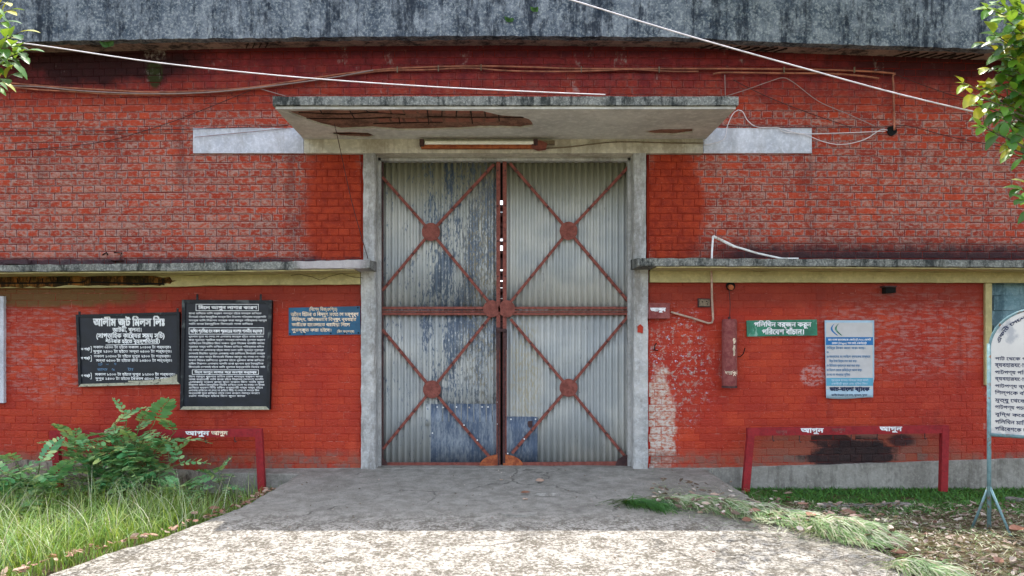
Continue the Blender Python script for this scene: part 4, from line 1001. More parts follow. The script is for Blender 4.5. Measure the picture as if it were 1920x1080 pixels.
# white overhead wires
cable('overhead_wire', [(-200, 55, -2.9), (50, 82, -2.6), (300, 118, -2.2), (560, 145, -1.8), (800, 162, -1.5), (1000, 172, -1.3), (1135, 177.5, -1.2)], .0052, 'whitewire', 'white overhead wire running from the left tree down to the canopy edge', cat='wire')
cable('overhead_wire', [(900, -50, -2.4), (1065, -2, -2.4), (1280, 64, -2.4), (1500, 126, -2.4), (1700, 180, -2.4), (1925, 231, -2.4), (2200, 285, -2.4)], .006, 'whitewire', 'thick white overhead wire crossing the upper right corner into the tree', cat='wire')
thin = [([(0, 246.5), (200, 245), (360, 242), (540, 236)], 'darkwire', 'dark thin wire running level across the left wall above the pale cement band'),
        ([(0, 285), (180, 268), (300, 236), (400, 198), (480, 165)], 'darkwire', 'thin wire climbing from the left wall up to the sagging cables'),
        ([(480, 164), (500, 170), (535, 180)], 'greywire', 'short pale wire dropping from the sagging cables to the canopy corner'),
        ([(365, 257), (450, 249), (545, 240)], 'greywire', 'hair thin grey wire lying across the left cement band'),
        ([(620, 205, -1.0), (634, 262, -.3), (660, 380, -.15), (690, 485, -.1)], 'darkwire', 'dark wire hanging from the canopy down beside the left jamb'),
        ([(1362, 180), (1400, 168), (1445, 152), (1469, 146), (1490, 156), (1535, 190), (1590, 214), (1640, 236)], 'greywire', 'pale wire bent to a peak above the right end of the canopy'),
        ([(1375, 150), (1440, 182), (1520, 213), (1600, 240)], 'darkwire', 'brown wire slanting down the right wall towards the black hole'),
        ([(1680, 140), (1740, 163), (1800, 182), (1860, 190)], 'darkwire', 'brown wire slanting right from the cable corner into the tree'),
        ([(1340, 236), (1500, 239), (1640, 239), (1700, 236), (1780, 256), (1860, 272), (1940, 290)], 'darkwire', 'dark wire level above the right cement band, then sloping to the right edge'),
        ([(1384, 206), (1374, 214), (1364, 236), (1356, 262), (1320, 272)], 'whitewire', 'white wire loop falling from the canopy corner over the right cement band'),
        ([(1384, 206), (1393, 210), (1402, 226), (1420, 238), (1460, 240), (1500, 250), (1560, 250), (1660, 246)], 'whitewire', 'white wire from the canopy corner going straight to the black hole'),
        ([(1462, 241), (1470, 247), (1510, 253), (1545, 266), (1580, 271), (1620, 262), (1650, 244), (1664, 244)], 'whitewire', 'white wire sagging below the other before entering the black hole'),
        ([(1359, 140), (1360, 180)], 'greywire', 'short upright wire dropping to the right end of the canopy')]
for pts, mt, lb in thin: cable('thin_wire', pts, .0042 if mt != 'whitewire' else .0044, mt, lb, -.05, 'wire', 'thin wires on the upper wall')
m = MB(); c = P(1672, 245, -.02); m.disc(c, .055, .012, 12, jit=.008); hb = m.build('wall_hole', M['black'], upper)
# pipe over the right ledge
pr = empty('conduit_pipe', P(1335, 600, 0), 'white conduit pipe rising past the right ledge and bent back down onto it', 'pipe')
MB().tube([P(1334.5, 487, -.40), P(1335, 470, -.36), P(1337, 443, -.28)], .011, 8).build('riser', M['whitepipe'], pr)
MB().tube([P(1337, 443, -.28), P(1356, 452, -.3), P(1378, 463, -.33)], .015, 8).build('sleeve', M['whitepipe'], pr)
MB().tube([P(1374, 461, -.33), P(1420, 475, -.36), P(1466, 485, -.39), P(1497, 485, -.40)], .011, 8).build('lower_run', M['whitepipe'], pr)
MB().tube([P(1334, 506, -.13), P(1335, 560, -.05), P(1337, 598, -.045), P(1335, 605, -.045), P(1328, 606, -.045), P(1300, 597, -.045), P(1258, 585, -.05)], .012, 8).build('wall_run', M['pipe_rust'], pr)
# junction box
jb = empty('junction_box', P(1235, 597, 0), 'maroon metal switch box with white lettering beside the right jamb', 'electrical box')
MB().prism([(P(a, b, -.1).x, P(a, b, -.1).z) for a, b in ((1217, 569), (1256, 569), (1256, 597), (1216, 597))], -.10, 0).build('box_body', M['pinkpaint'], jb)
MB().prism([(P(a, b, -.1).x, P(a, b, -.1).z) for a, b in ((1216, 568), (1257, 568), (1257, 570.5), (1216, 570.5))], -.108, -.0).build('box_lid', M['pinkpaint'], jb)
m = MB(); write(m, 'আগুন', (1220, 577, 1248, 586), lambda u, v, l: P(u, v, -.1 - l), .07); m.build('lettering', M['white'], jb, fix=False)
# plate
spt = empty('switch_plate', P(1321, 576, 0), 'grimy rectangular switch plate on the wall left of the bent pipe', 'switch plate')
MB().prism([(P(a, b, -.03).x, P(a, b, -.03).z) for a, b in ((1309, 559), (1333, 560), (1333, 576), (1309, 576))], -.022, 0).build('back_box', M['darkiron'], spt)
MB().prism([(P(a, b, -.03).x, P(a, b, -.03).z) for a, b in ((1311, 561), (1331, 562), (1331, 574), (1311, 574))], -.032, -.02).build('cover', M['greypvc'], spt)
for a, b in ((1317, 566), (1326, 570), (1325, 565)): MB().disc(P(a, b, -.032), .007, .003, 6).build('hole', M['black'], spt)
# bulb holder, extinguisher cylinder
bh_ = empty('lamp_holder', P(1369, 538, 0), 'sooty round bulb holder on the wall above the hanging red cylinder', 'lamp holder')
MB().disc(P(1369, 537, -.0), .05, .03, 14).build('rose', M['black'], bh_); MB().tube([P(1369, 538, -.03), P(1371, 539, -.09)], .03, 10).build('socket', M['rust2'], bh_)
cy = empty('fire_cylinder', P(1368, 726, -.1), 'tall maroon cylinder with white lettering hanging on a wire', 'cylinder')
m = MB(); q = P(1367.5, 0, -.12); r_ = .082
m.tube([(q.x, -.12, P(0, b, -.12).z) for b in (724.5, 722, 603, 600, 598.5)], [r_ * .9, r_, r_, r_ * .96, r_ * .8], 24); m.build('cylinder_body', M['pinkpaint'], cy, smooth=False)
m = MB(); m.tube([(q.x, -.12, P(0, 727, -.12).z), (q.x, -.12, P(0, 723.5, -.12).z)], r_ * 1.03, 24); m.build('bottom_rim', M['darkiron'], cy)
MB().tube([(q.x, -.12, P(0, 599, -.12).z), (q.x, -.12, P(0, 594, -.12).z)], .014, 8).build('eyelet', M['darkiron'], cy)
def oncyl(u, v, l):
    p = P(u, v, -.2); dx = max(-.95, min(.95, (p.x - q.x * (D - .2) / (D - .12)) / r_)); a = math.asin(dx); return Vector((q.x + (r_ + l) * math.sin(a), -.12 - (r_ + l) * math.cos(a), p.z))
m = MB(); write(m, 'আগুন', (1357, 694, 1381, 705), oncyl, .06)
write(m, 'আলীম জুট', (0, 0, 33, 7), lambda u, v, l: oncyl(1369.5 + v, 667 - u, l), .05); m.build('lettering', M['cream'], cy, fix=False)
cable('hanging_wire', [(1367, 543, -.06), (1369, 570, -.08), (1368, 597, -.12)], .0045, 'darkwire', 'thin dark wire from which the maroon cylinder hangs', cat='wire')
bx_ = empty('bulkhead_lamp', P(1670, 550, 0), 'small black boxy lamp under the right ledge near the window', 'lamp')
MB().prism([(P(a, b, -.08).x, P(a, b, -.08).z) for a, b in ((1660, 537), (1679, 537), (1679, 549), (1660, 550))], -.09, 0).build('housing', M['black'], bx_)
MB().prism([(P(a, b, -.1).x, P(a, b, -.1).z) for a, b in ((1658, 536), (1681, 536), (1681, 538.5), (1658, 538.5))], -.11, 0).build('hood', M['darkiron'], bx_)
ht = MB().tube([P(a, b, -.04) for a, b in ((1231, 643), (1228, 647), (1227, 655), (1224, 656), (1234, 657))], .006, 5).build('wall_hook', M['black']); props(ht, 'bent black iron hook on the peeling wall below the maroon box', 'hook')
ht = MB().tube([P(a, b, -.05) for a, b in ((1384, 669), (1388, 669), (1394, 663), (1397, 652))], .006, 5).build('wall_hook', M['black']); props(ht, 'thin curved hook on the red wall right of the maroon cylinder', 'hook')
# jamb chip showing red
MB().prism(rough([(P(a, b, -.06).x, P(a, b, -.06).z) for a, b in ((1195, 612), (1201, 608), (1206, 613), (1205, 625), (1195, 623))], 2, .003), -.072, -.05).build('paint_patch', M['brick_low'], DF)

# ------------------------------------------------------------------ arched sign on a stand
TH = math.radians(42); d0 = F * EYE / (1000 - CY); X0 = (1855.5 - CX) / F * d0; Y0 = d0 - D
st_, ct_ = math.sin(TH), math.cos(TH)
def BS(px, py, lift=0):
    k = (px - CX) / F; s = (k * d0 - X0) / (ct_ + k * st_); d = d0 - s * st_; return s, EYE + (CY - py) / F * d
def BW(s, z, lift=0): return Vector((X0 + s * ct_ - lift * st_, Y0 - s * st_ - lift * ct_, z))
WB = .68; zs_ = BS(1857, 655)[1]; zb_ = BS(1857, 815)[1]; Rr = WB / 2
AS = empty('sign_stand', (X0, Y0, 0), 'white arched sign board full of black lettering on a pale blue pipe stand', 'sign')
arc_ = [(Rr - Rr * math.cos(t), zs_ + Rr * math.sin(t)) for t in np.linspace(0, math.pi, 24)]
outl = [(0, zb_)] + arc_ + [(WB, zb_)]
m = MB(); tri = tessellate_polygon([[Vector((a, b, 0)) for a, b in outl]]); n = len(outl)
m.add([BW(a, b, .006) for a, b in outl] + [BW(a, b, -.002) for a, b in outl], [tuple(t) for t in tri] + [tuple(i + n for i in t)[::-1] for t in tri] + [(i, (i + 1) % n, (i + 1) % n + n, i + n) for i in range(n)])
m.build('sign_panel', M['steelwhite'], AS)
MB().tube([BW(a, b) for a, b in [(0, zb_)] + arc_ + [(WB, zb_)]], .013, 8).build('arch_tube', M['bluegrey'], AS, smooth=True)
MB().tube([BW(-.01, zb_), BW(WB + .01, zb_)], .016, 8).build('bottom_tube', M['bluegrey'], AS, smooth=True)
for s in (-.004, WB + .004):
    po = MB().tube([BW(s, 0), BW(s, zs_ + .05)], .017, 10).build('post', M['bluegrey'], AS, smooth=True)
    for k_ in (-1, 1):
        MB().tube([BW(s, .42), BW(s + k_ * .14 * (1 if k_ < 0 else 1.2), -.0, .04 * k_)], .011, 8).build('strut', M['bluegrey'], po, smooth=True)
fb = lambda u, v, l: BW(*BS(u, v), lift=.006 + l)
fl = lambda u, v, l: BW(u, v, lift=.006 + l)
m = MB()
TL_ = [('পাট থেকে প্রস্তুতকৃত পণ্য', 667, 678), ('ব্যবহারযোগ্য।', 680, 691), ('পাটপণ্য পরিবেশ সম্মত', 692, 704), ('ব্যবহারযোগ্য।', 706, 716), ('পাটপণ্য ব্যবহার করুন', 718, 729), ('শিল্পকে বাঁচান এবং', 730, 742), ('মৃত্যু থেকে দেশকে বাঁচান', 744, 756), ('পাটপণ্য পচনশীল', 757, 769), ('বৃদ্ধি করে।', 771, 782), ('পলিথিন মাটির উর্বরতা', 784, 797), ('পরিবেশকে দূষিত করে।', 797, 810)]
for s, a, b in TL_:
    sa, za = BS(1866, a + .5); _, zb2 = BS(1866, b - .5); wd_ = .030 * len(s) * .7
    # text drawn in board coordinates, left aligned
    write(m, s, (sa, -za, sa + min(wd_, WB - .07), -zb2), lambda u, v, l: fl(u, -v, l), .02)
txt = 'একটি দেশের পরিবেশ বাঁচান'; ln_ = 2.3
def onarc(u, v, l):
    t = .22 + u; r__ = Rr - .035 - v; return fl(Rr - r__ * math.cos(t), zs_ + r__ * math.sin(t), l)
write(m, txt, (0, 0, ln_ + .3, .038), onarc, .03)
m.build('lettering', M['pdark'], AS, fix=False)
# ------------------------------------------------------------------ vegetation
def blades(n, area, hmin, hmax, wd, name, mat, bend=.5, lie=0., seed=1, z=lambda x, y: 0., dirf=None, segs=3, dens=None):
    """area(rng)->(x,y) ; one mesh of bent blades"""
    r = np.random.RandomState(seed); V = []; Fc = []; A = []
    c = 0
    for i in range(n):
        x, y = area(r)
        h = r.uniform(hmin, hmax); a = r.uniform(0, 2 * math.pi) if dirf is None else dirf(x, y, r)
        dx, dy = math.cos(a), math.sin(a); px_, py_ = -dy * wd / 2, dx * wd / 2; rn = r.rand(); b = r.uniform(.2, 1) * bend; z0 = z(x, y)
        base = len(V)
        for k in range(segs + 1):
            t = k / segs; out = h * (b * t * t + lie * t); up = h * (t - .45 * b * t * t) * (1 - lie * .93) + (r.rand() * .02 * lie if lie else 0); w_ = 1 - t * .92
            V += [(x + dx * out + px_ * w_, y + dy * out + py_ * w_, z0 + up), (x + dx * out - px_ * w_, y + dy * out - py_ * w_, z0 + up)]
        Fc += [(base + 2 * k, base + 2 * k + 1, base + 2 * k + 3, base + 2 * k + 2) for k in range(segs)]; A += [rn] * (2 * segs + 2)
    m = MB(); m.v = V; m.f = Fc; m.mi = [0] * len(Fc); m.attr = {'rnd': ('POINT', A)}
    return m.build(name, mat, None, smooth=True, fix=False, kind='stuff')
def inpoly(x, y, poly):
    r = False
    for i in range(len(poly)):
        x1, y1 = poly[i - 1]; x2, y2 = poly[i]
        if (y1 > y) != (y2 > y) and x < (x2 - x1) * (y - y1) / (y2 - y1) + x1: r = not r
    return r
def area_left(r):
    while True:
        y = -.06 - 4.6 * r.rand(); x = r.uniform(-6.8, -1.7)
        if x < ledge_(y) - .01 + .05 * nz(y * 5, 2): 
            d = y + D
            if r.rand() < (1. if y < -1.1 else .45): return x, y
blades(15000, area_left, .05, .20, .009, 'grass', M['grass'], .8, 0, 11)
def area_tall(r):
    while True:
        y = -.9 - 3.2 * r.rand(); x = r.uniform(-5.6, -2.2)
        if x < ledge_(y) - .10 and nz(x * 1.6, y * 1.6, 4) > -.15: return x, y
blades(3200, area_tall, .22, .46, .0105, 'tall_grass', M['grass'], 1.1, 0, 12, segs=5)
blades(700, area_tall, .38, .6, .008, 'grass_stalks', M['hay'], 1.2, 0, 13, segs=6)
# right: low green weeds close to the wall, thin further out
def area_moss(r):
    while True:
        y = -.05 - 1.35 * r.rand() ** 1.1; x = r.uniform(2.2, 7.2)
        if x > redge(y) + .01 and nz(x * 2.2, y * 3, 7) > -.5 + (-.35 - y) * .45: return x, y
blades(20000, area_moss, .03, .11, .016, 'low_weeds', M['moss'], 1.2, .25, 14, segs=2)
def area_dry(r):
    while True:
        y = -.9 - 4.3 * r.rand(); x = r.uniform(2.3, 7.0)
        if x > redge(y) - .05: return x, y
blades(9000, area_dry, .04, .14, .006, 'dry_grass', M['hay'], .7, .85, 15, segs=2, z=lambda x, y: .03)
blades(900, area_dry, .03, .10, .007, 'sparse_grass', M['moss'], .9, .2, 19, segs=2, z=lambda x, y: .015)
# litter of dry leaves on the soil
def leafverts(L, W, curl, r):
    pts = [(0, 0), (.25, .42), (.55, .5), (.8, .28), (1, 0), (.8, -.28), (.55, -.5), (.25, -.42)]
    vs = [((p[0] - .5) * L, p[1] * W, curl * (abs(p[1]) * 1.2 + (p[0] - .5) ** 2 * 1.5) + r.uniform(-.003, .003)) for p in pts]
    vs += [((.3 - .5) * L, 0, 0), ((.7 - .5) * L, 0, 0)]
    return vs, [(0, 1, 8), (1, 2, 9, 8), (2, 3, 9), (3, 4, 9), (4, 5, 9), (5, 6, 9), (6, 7, 8, 9), (7, 0, 8)]
def scatter(n, area, smin, smax, name, mat, zf, seed, tilt=.5):
    r = random.Random(seed); rs = np.random.RandomState(seed); m = MB(); A = []
    for i in range(n):
        x, y = area(rs); L = r.uniform(smin, smax); vs, fs = leafverts(L, L * r.uniform(.4, .65), L * r.uniform(.1, .45), r)
        Mx = Matrix.Translation((x, y, zf(x, y) + r.uniform(.005, .03))) @ Matrix.Rotation(r.uniform(0, 6.28), 4, 'Z') @ Matrix.Rotation(r.uniform(-tilt, tilt), 4, 'X') @ Matrix.Rotation(r.uniform(-tilt, tilt) + (math.pi if r.random() < .5 else 0), 4, 'Y')
        m.add([Mx @ Vector(v) for v in vs], fs); A += [r.random()] * len(vs)
    m.attr = {'rnd': ('POINT', A)}
    return m.build(name, mat, None, fix=False, kind='stuff')
scatter(3200, area_dry, .025, .08, 'leaf_litter', M['litter'], lambda x, y: .03, 21)
def area_chip(r):
    while True:
        y = -1.1 - 4 * r.rand(); x = r.uniform(2.3, 7.0)
        if x > redge(y) - .1: return x, y
scatter(5200, area_chip, .01, .035, 'soil_crumbs', M['litter'], lambda x, y: .02, 22, 1.2)
def area_edge(r):
    y = -.8 - 3.2 * r.rand(); return ledge_(y) - .02 - abs(r.normal(0, .05)), y
scatter(150, area_edge, .03, .08, 'leaf_litter', M['deadleaf'], lambda x, y: .1 + .02 * 0 + max(0, rampz(y) - .1) * .6, 23)
def area_ramp(r):
    y = -.1 - 4 * r.rand() ** .8; return r.uniform(ledge_(y) + .1, redge(y) - .05), y
scatter(420, area_ramp, .008, .03, 'ramp_crumbs', M['litter'], lambda x, y: rampz(y), 24)
def area_ramp2(r):
    y = -.1 - .5 * r.rand(); return r.uniform(-.8, 1.2), y - .15
# individual dead leaves
rdl = random.Random(5)
DLf = [(1012, 905, .10, 'brown dead leaf on the shaded ramp in front of the gate, nearest the threshold'), (985, 927, .11, 'pale curled leaf lying left of the grey chip on the shaded ramp'), (940, 903, .05, 'tiny reddish leaf on the ramp below the gate seam'), (985, 940, .06, 'small pink leaf just below the curled one on the ramp'),
       (1340, 942, .10, 'pale leaf on top of the cut grass at its left end'), (1324, 960, .09, 'pale leaf at the front of the cut grass, left part'), (1416, 973, .11, 'upright cream leaf stuck in the middle of the cut grass'), (1400, 992, .10, 'brown leaf poking from the front edge of the cut grass'),
       (1520, 983, .17, 'long curled brown leaf lying across the cut grass crest'), (1550, 997, .13, 'pale pink leaf right of the long curled leaf on the cut grass'), (1505, 960, .10, 'tan leaf above the long curled leaf on the ramp edge'), (1612, 984, .08, 'orange brown leaf at the right shoulder of the cut grass'),
       (1590, 965, .14, 'large whitish leaf on the soil behind the cut grass'), (1685, 1042, .12, 'curled dark leaf on the ramp edge near the small grass tuft'), (1905, 998, .17, 'large rusty red leaf right of the sign stand foot'), (1870, 1058, .14, 'big pale dry leaf at the lower right of the soil'),
       (402, 958, .1, 'reddish leaf at the left ramp edge beside the grass'), (365, 967, .12, 'brown leaf leaning on the left ramp edge below the shrub'), (135, 1042, .14, 'tan leaf at the lower left ramp edge in the grass')]
for a, b, L, lb in DLf:
    p = onramp(a, b) if a < 1560 else onground(a, b, .04)
    vs, fs = leafverts(L, L * .5, L * rdl.uniform(.15, .35), rdl)
    zz_ = .015
    if 1240 < a < 1640 and a != 1590: zz_ = .07
    Mx = Matrix.Translation(p + Vector((0, 0, zz_))) @ Matrix.Rotation(rdl.uniform(-.9, .9), 4, 'Z') @ Matrix.Rotation(rdl.uniform(.1, .6), 4, 'X')
    m = MB().add([Mx @ Vector(v) for v in vs], fs)
    o = m.build('dead_leaf', M['deadleaf'], None, fix=False, origin=p); md = o.modifiers.new('t', 'SOLIDIFY'); md.thickness = .0015
    props(o, lb, 'leaf', 'dead leaves lying about')
m = MB(); c = onramp(1025, 929)
m.add([(c.x + dx, c.y + dy, c.z + dz) for dx, dy, dz in ((-.12, .03, 0), (-.02, -.05, 0), (.12, -.04, 0), (.14, .05, 0), (-.08, .02, .02), (0, -.02, .03), (.1, 0, .022), (.08, .03, .018))], [(0, 1, 5, 4), (1, 2, 6, 5), (2, 3, 7, 6), (3, 0, 4, 7), (4, 5, 6, 7)])
props(m.build('cement_chip', M['plinth']), 'flat grey cement chip lying on the shaded ramp', 'chip')
m = MB(); c = onramp(972, 964); vs = [(c.x + .17 * math.cos(t) * (1 + .1 * math.sin(3 * t)), c.y + .08 * math.sin(t), c.z + .011) for t in np.linspace(0, 6.28, 14)[:-1]]
m.prism([(v[0], v[1]) for v in vs], c.z + .012, c.z - .01); m.v = [(a, c_, b) for a, b, c_ in m.v]
props(m.build('cement_patch', M['plinth']), 'pale smooth cement patch near the shadow edge of the ramp', 'patch')

# cut grass heaps
def heap(path, n, wid, hgt, L0, L1, name, label, seed, ang=(-.5, .5), mat='hay'):
    r = np.random.RandomState(seed); sp_ = spline(path, 8); V = []; Fc = []; A = []
    for i in range(n):
        t = r.rand() * (len(sp_) - 1.001); k = int(t); p = sp_[k].lerp(sp_[k + 1], t - k); u = r.normal(0, .55); u = max(-1.6, min(1.7, u))
        env = math.sin(math.pi * min(1, max(0, t / (len(sp_) - 1)))) ** .5
        z0 = p.z + hgt * env * max(0, 1 - u * u) * r.rand() * (1 + .6 * nz(p.x * 7, u * 3, 5)) + .004; x = p.x + r.normal(0, .03); y = p.y + u * wid * env
        a = -math.pi / 3 + r.normal(0, .55) + .5 * nz(x * 5, y * 5, 2) * 2 + (0 if r.rand() > .2 else r.uniform(-2.5, 2.5)); L = r.uniform(L0, L1); dx, dy = math.cos(a), math.sin(a); w_ = .007
        base = len(V); rn = r.rand(); bz = r.uniform(.0, .7)
        for q in range(4):
            s = q / 3; hh = z0 + L * bz * s * (1 - s) * 1.2 - (z0 - p.z) * s * .8 * (1 if u < .2 else .4); wq = w_ * (1 - .8 * s) / 2
            xx, yy = x + dx * L * s, y + dy * L * s; V += [(xx - dy * wq, yy + dx * wq, hh + .003), (xx + dy * wq, yy - dx * wq, hh - .001)]
        Fc += [(base + 2 * q, base + 2 * q + 1, base + 2 * q + 3, base + 2 * q + 2) for q in range(3)]; A += [rn] * 8
    m = MB(); m.v = V; m.f = Fc; m.mi = [0] * len(Fc); m.attr = {'rnd': ('POINT', A)}
    o = m.build(name, M[mat], None, fix=False, smooth=True); return props(o, label, 'grass heap', 'heaps of cut grass on the ramp', 'thing')
O = lambda a, b: onramp(a, b)
heap([O(1235, 940), O(1330, 950), O(1420, 966), O(1500, 978), O(1560, 988)], 3600, .24, .08, .10, .26, 'cut_grass_heap', 'long heap of wilting cut grass along the right ramp edge', 31)
heap([O(1530, 996), O(1580, 1002), O(1630, 1004)], 2100, .20, .12, .14, .30, 'cut_grass_heap', 'greener clump of cut grass at the right end of the long heap', 32)
heap([O(1680, 1066), O(1720, 1070), O(1760, 1078)], 700, .14, .07, .12, .25, 'cut_grass_heap', 'small tuft of cut grass at the bottom right of the ramp', 33)
heap([O(1175, 942), O(1200, 948), O(1230, 953)], 260, .025, .02, .18, .32, 'cut_grass_heap', 'thin dark green wisp of cut grass left of the long heap', 34, (.25, .55), 'wisp')

def area_stray(r):
    a, b = r.uniform(1220, 1680), 0; b = 930 + (a - 1220) * .17 + r.normal(0, 16); p = onramp(a, b); return p.x, p.y
blades(1100, area_stray, .08, .22, .006, 'stray_cut_grass', M['hay'], .5, .95, 61, segs=2, z=lambda x, y: rampz(y) + .01)
scatter(220, area_stray, .04, .09, 'leaf_litter', M['litter'], lambda x, y: rampz(y) + .05, 62)
# kerb stones in the weeds
for a0, a1, py, lb in ((1540, 1590, 957, 'mossy kerb stone in the weeds, nearest the ramp'), (1594, 1650, 956, 'mossy kerb stone in the weeds, middle one of three'), (1654, 1708, 954, 'mossy kerb stone in the weeds, nearest the sign stand'), (1890, 1960, 944, 'kerb stone at the right edge behind the sign stand')):
    p, q = onground(a0, py, .0), onground(a1, py, .0); m = MB()
    m.beam(rng(p.x, q.x, .04), lambda x: [(p.y - .04, -.02), (p.y - .035, .05), (p.y + .05, .055), (p.y + .06, -.02)], .014, 12); props(m.build('kerb_stone', M['stone']), lb, 'kerb stone', 'old kerb stones in the weeds')

# feathery shrubs
def frond_mesh(L, npair, seed, lw=.44):
    r = random.Random(seed); m = MB(); A = []
    pts = [Vector((L * t, 0, L * (.12 * t - .42 * t * t))) for t in np.linspace(0, 1, 9)]
    m.tube(pts, .0022, 4, 0, False); A += [.9] * len(m.v)
    def at(t):
        k = min(7, int(t * 8)); return pts[k].lerp(pts[k + 1], t * 8 - k)
    for i in range(npair):
        t = .16 + .84 * i / (npair - 1); c = at(min(.999, t)); ll = L * .27 * math.sin(math.pi * (.22 + .66 * t)) * r.uniform(.85, 1.1)
        for sg in (-1, 1):
            a = sg * r.uniform(1.05, 1.3) * (1 - .25 * t); d = Vector((math.cos(a), math.sin(a), r.uniform(-.3, .05))).normalized(); s_ = Vector((-d.y, d.x, r.uniform(-.25, .25))).normalized(); w_ = ll * lw
            vs = [c, c + d * ll * .3 + s_ * w_ * .5, c + d * ll * .75 + s_ * w_ * .48, c + d * ll, c + d * ll * .75 - s_ * w_ * .48, c + d * ll * .3 - s_ * w_ * .5, c + d * ll * .5 + Vector((0, 0, -.12 * w_))]
            m.add(vs, [(0, 1, 6), (1, 2, 6), (2, 3, 6), (3, 4, 6), (4, 5, 6), (5, 0, 6)]); A += [r.random() * .8] * 7
    me = bpy.data.meshes.new('frond'); me.from_pydata([tuple(v) for v in m.v], [], m.f); me.materials.append(M['shrub'])
    a = me.attributes.new('rnd', 'FLOAT', 'POINT'); a.data.foreach_set('value', A); me.polygons.foreach_set('use_smooth', [True] * len(me.polygons)); return me
FM = [frond_mesh(.34, 7, 1), frond_mesh(.40, 8, 2), frond_mesh(.46, 9, 3), frond_mesh(.28, 6, 4)]
def shrub(base, tips, label, seed, scale=1., name='shrub'):
    r = random.Random(seed); root = empty(name, base, label, 'shrub', 'feathery shrubs by the wall')
    b = Vector(base)
    for (tip, nf) in tips:
        tip = Vector(tip); mid = b.lerp(tip, .5) + Vector((r.uniform(-.05, .05), r.uniform(-.05, .05), .08)); q = spline([b, mid, tip], 5)
        nf = int(nf * (1.7 if 'tall' in label else 1.2))
        MB().tube(q, [.009 * scale * (1 - .6 * i / (len(q) - 1)) for i in range(len(q))], 5).build('stem', M['stem'], root, smooth=True)
        for i in range(nf):
            t = .35 + .65 * (i + r.random() * .5) / nf; k = min(len(q) - 2, int(t * (len(q) - 1))); p = q[k].lerp(q[k + 1], min(1, t * (len(q) - 1) - k))
            o = bpy.data.objects.new('frond', r.choice(FM)); o.parent = root; o.location = p - b
            az = r.uniform(0, 6.28); 
            if r.random() < .35: az = r.uniform(-2.6, -.5)
            o.rotation_euler = (r.uniform(-.4, .4), -r.uniform(-.25, .75) - (.5 if t > .9 else 0), az); s_ = scale * r.uniform(.75, 1.15); o.scale = (s_,) * 3; col.objects.link(o)
    return root
rs_ = random.Random(9)
bz = onground(235, 935, 0)
SY = bz.y
tips = []
for a, b, n in ((238, 775, 5), (290, 785, 5), (330, 800, 4), (200, 800, 4), (160, 830, 5), (250, 815, 6), (300, 830, 6), (215, 850, 7), (270, 860, 7), (320, 870, 5), (180, 880, 6), (235, 895, 7), (140, 850, 4), (290, 900, 6), (335, 815, 3), (345, 860, 4), (130, 815, 4), (215, 785, 4), (265, 770, 4), (200, 915, 5), (160, 905, 5)):
    tips.append((P(a, b + 8, SY + rs_.uniform(-.22, .18)), n))
shrub(tuple(bz), tips, 'tall feathery leaved shrub in front of the left bucket rail', 41)
bz2 = onground(60, 950, 0); SY2 = bz2.y; tips = []
for a, b, n in ((30, 860, 5), (75, 862, 4), (110, 880, 4), (10, 885, 5), (50, 895, 6), (95, 905, 5), (-20, 880, 5), (20, 920, 5), (70, 930, 4), (-50, 900, 4)):
    tips.append((P(a, b + 6, SY2 + rs_.uniform(-.25, .2)), n))
shrub(tuple(bz2), tips, 'lower spreading feathery shrub at the far left edge', 42)
bz3 = onground(420, 936, 0); shrub(tuple(bz3), [(P(412, 885, bz3.y), 5), (P(440, 890, bz3.y), 4), (P(400, 905, bz3.y - .05), 3)], 'small seedling shrub growing by the crumbling plinth near the rail post', 43, .62)
bz4 = onground(345, 950, 0); shrub(tuple(bz4), [(P(330, 915, bz4.y), 5), (P(365, 925, bz4.y), 4), (P(310, 930, bz4.y - .05), 4)], 'low leafy shrub among grass right of the tall shrub', 44, .7)
# small weed rooted in the eaves
def sprig(px, py, y, n, L, label):
    b = P(px, py, y); root = empty('wall_weed', b, label, 'weed', 'weeds rooted in the roof concrete'); r = random.Random(int(px))
    for i in range(n):
        a = r.uniform(-.9, .9) + math.pi / 2; d = Vector((math.cos(a), -.5, math.sin(a) * .6)); q = b + d * L * r.uniform(.4, 1); s_ = Vector((-d.z, 0, d.x)).normalized() * L * .22
        MB().add([b + Vector((0, -.004, 0)), b.lerp(q, .5) + s_, q, b.lerp(q, .5) - s_], [(0, 1, 2), (0, 2, 3)]).build('leaf', M['wisp'], root, fix=False)
sprig(955, 42, FY - .01, 14, .10, 'small dark weed on the roof fascia, left of two'); sprig(1003, 22, FY - .01, 12, .10, 'small dark weed on the roof fascia, right of two'); sprig(205, 88, -.28, 12, .16, 'drooping green weed under the eaves at left')

# trees at both edges of the frame
def tleaf_mesh(L, seed, W=.56):
    r = random.Random(seed); m = MB()
    prof = [(0, .0), (.12, .22), (.35, .46), (.62, .5), (.85, .3), (1, 0)]
    fold = r.uniform(.15, .4); droop = r.uniform(.1, .4); vs = []; 
    for t, w_ in prof:
        z = -droop * t * t * L
        vs += [(L * t, w_ * W * L, z + fold * w_ * W * L), (L * t, 0, z), (L * t, -w_ * W * L, z + fold * w_ * W * L)]
    fs = []
    for i in range(len(prof) - 1): fs += [(3 * i, 3 * i + 1, 3 * i + 4, 3 * i + 3), (3 * i + 1, 3 * i + 2, 3 * i + 5, 3 * i + 4)]
    me = bpy.data.meshes.new('leaf'); me.from_pydata(vs, [], fs); me.polygons.foreach_set('use_smooth', [True] * len(fs)); return me
def mk(mat):
    out = []
    for i, L in enumerate((.105, .125, .14, .12)):
        me = tleaf_mesh(L, i); me.materials.append(mat); out.append(me)
    return out
TG, TY = mk(M['treeleaf']), mk(M['yleaf'])
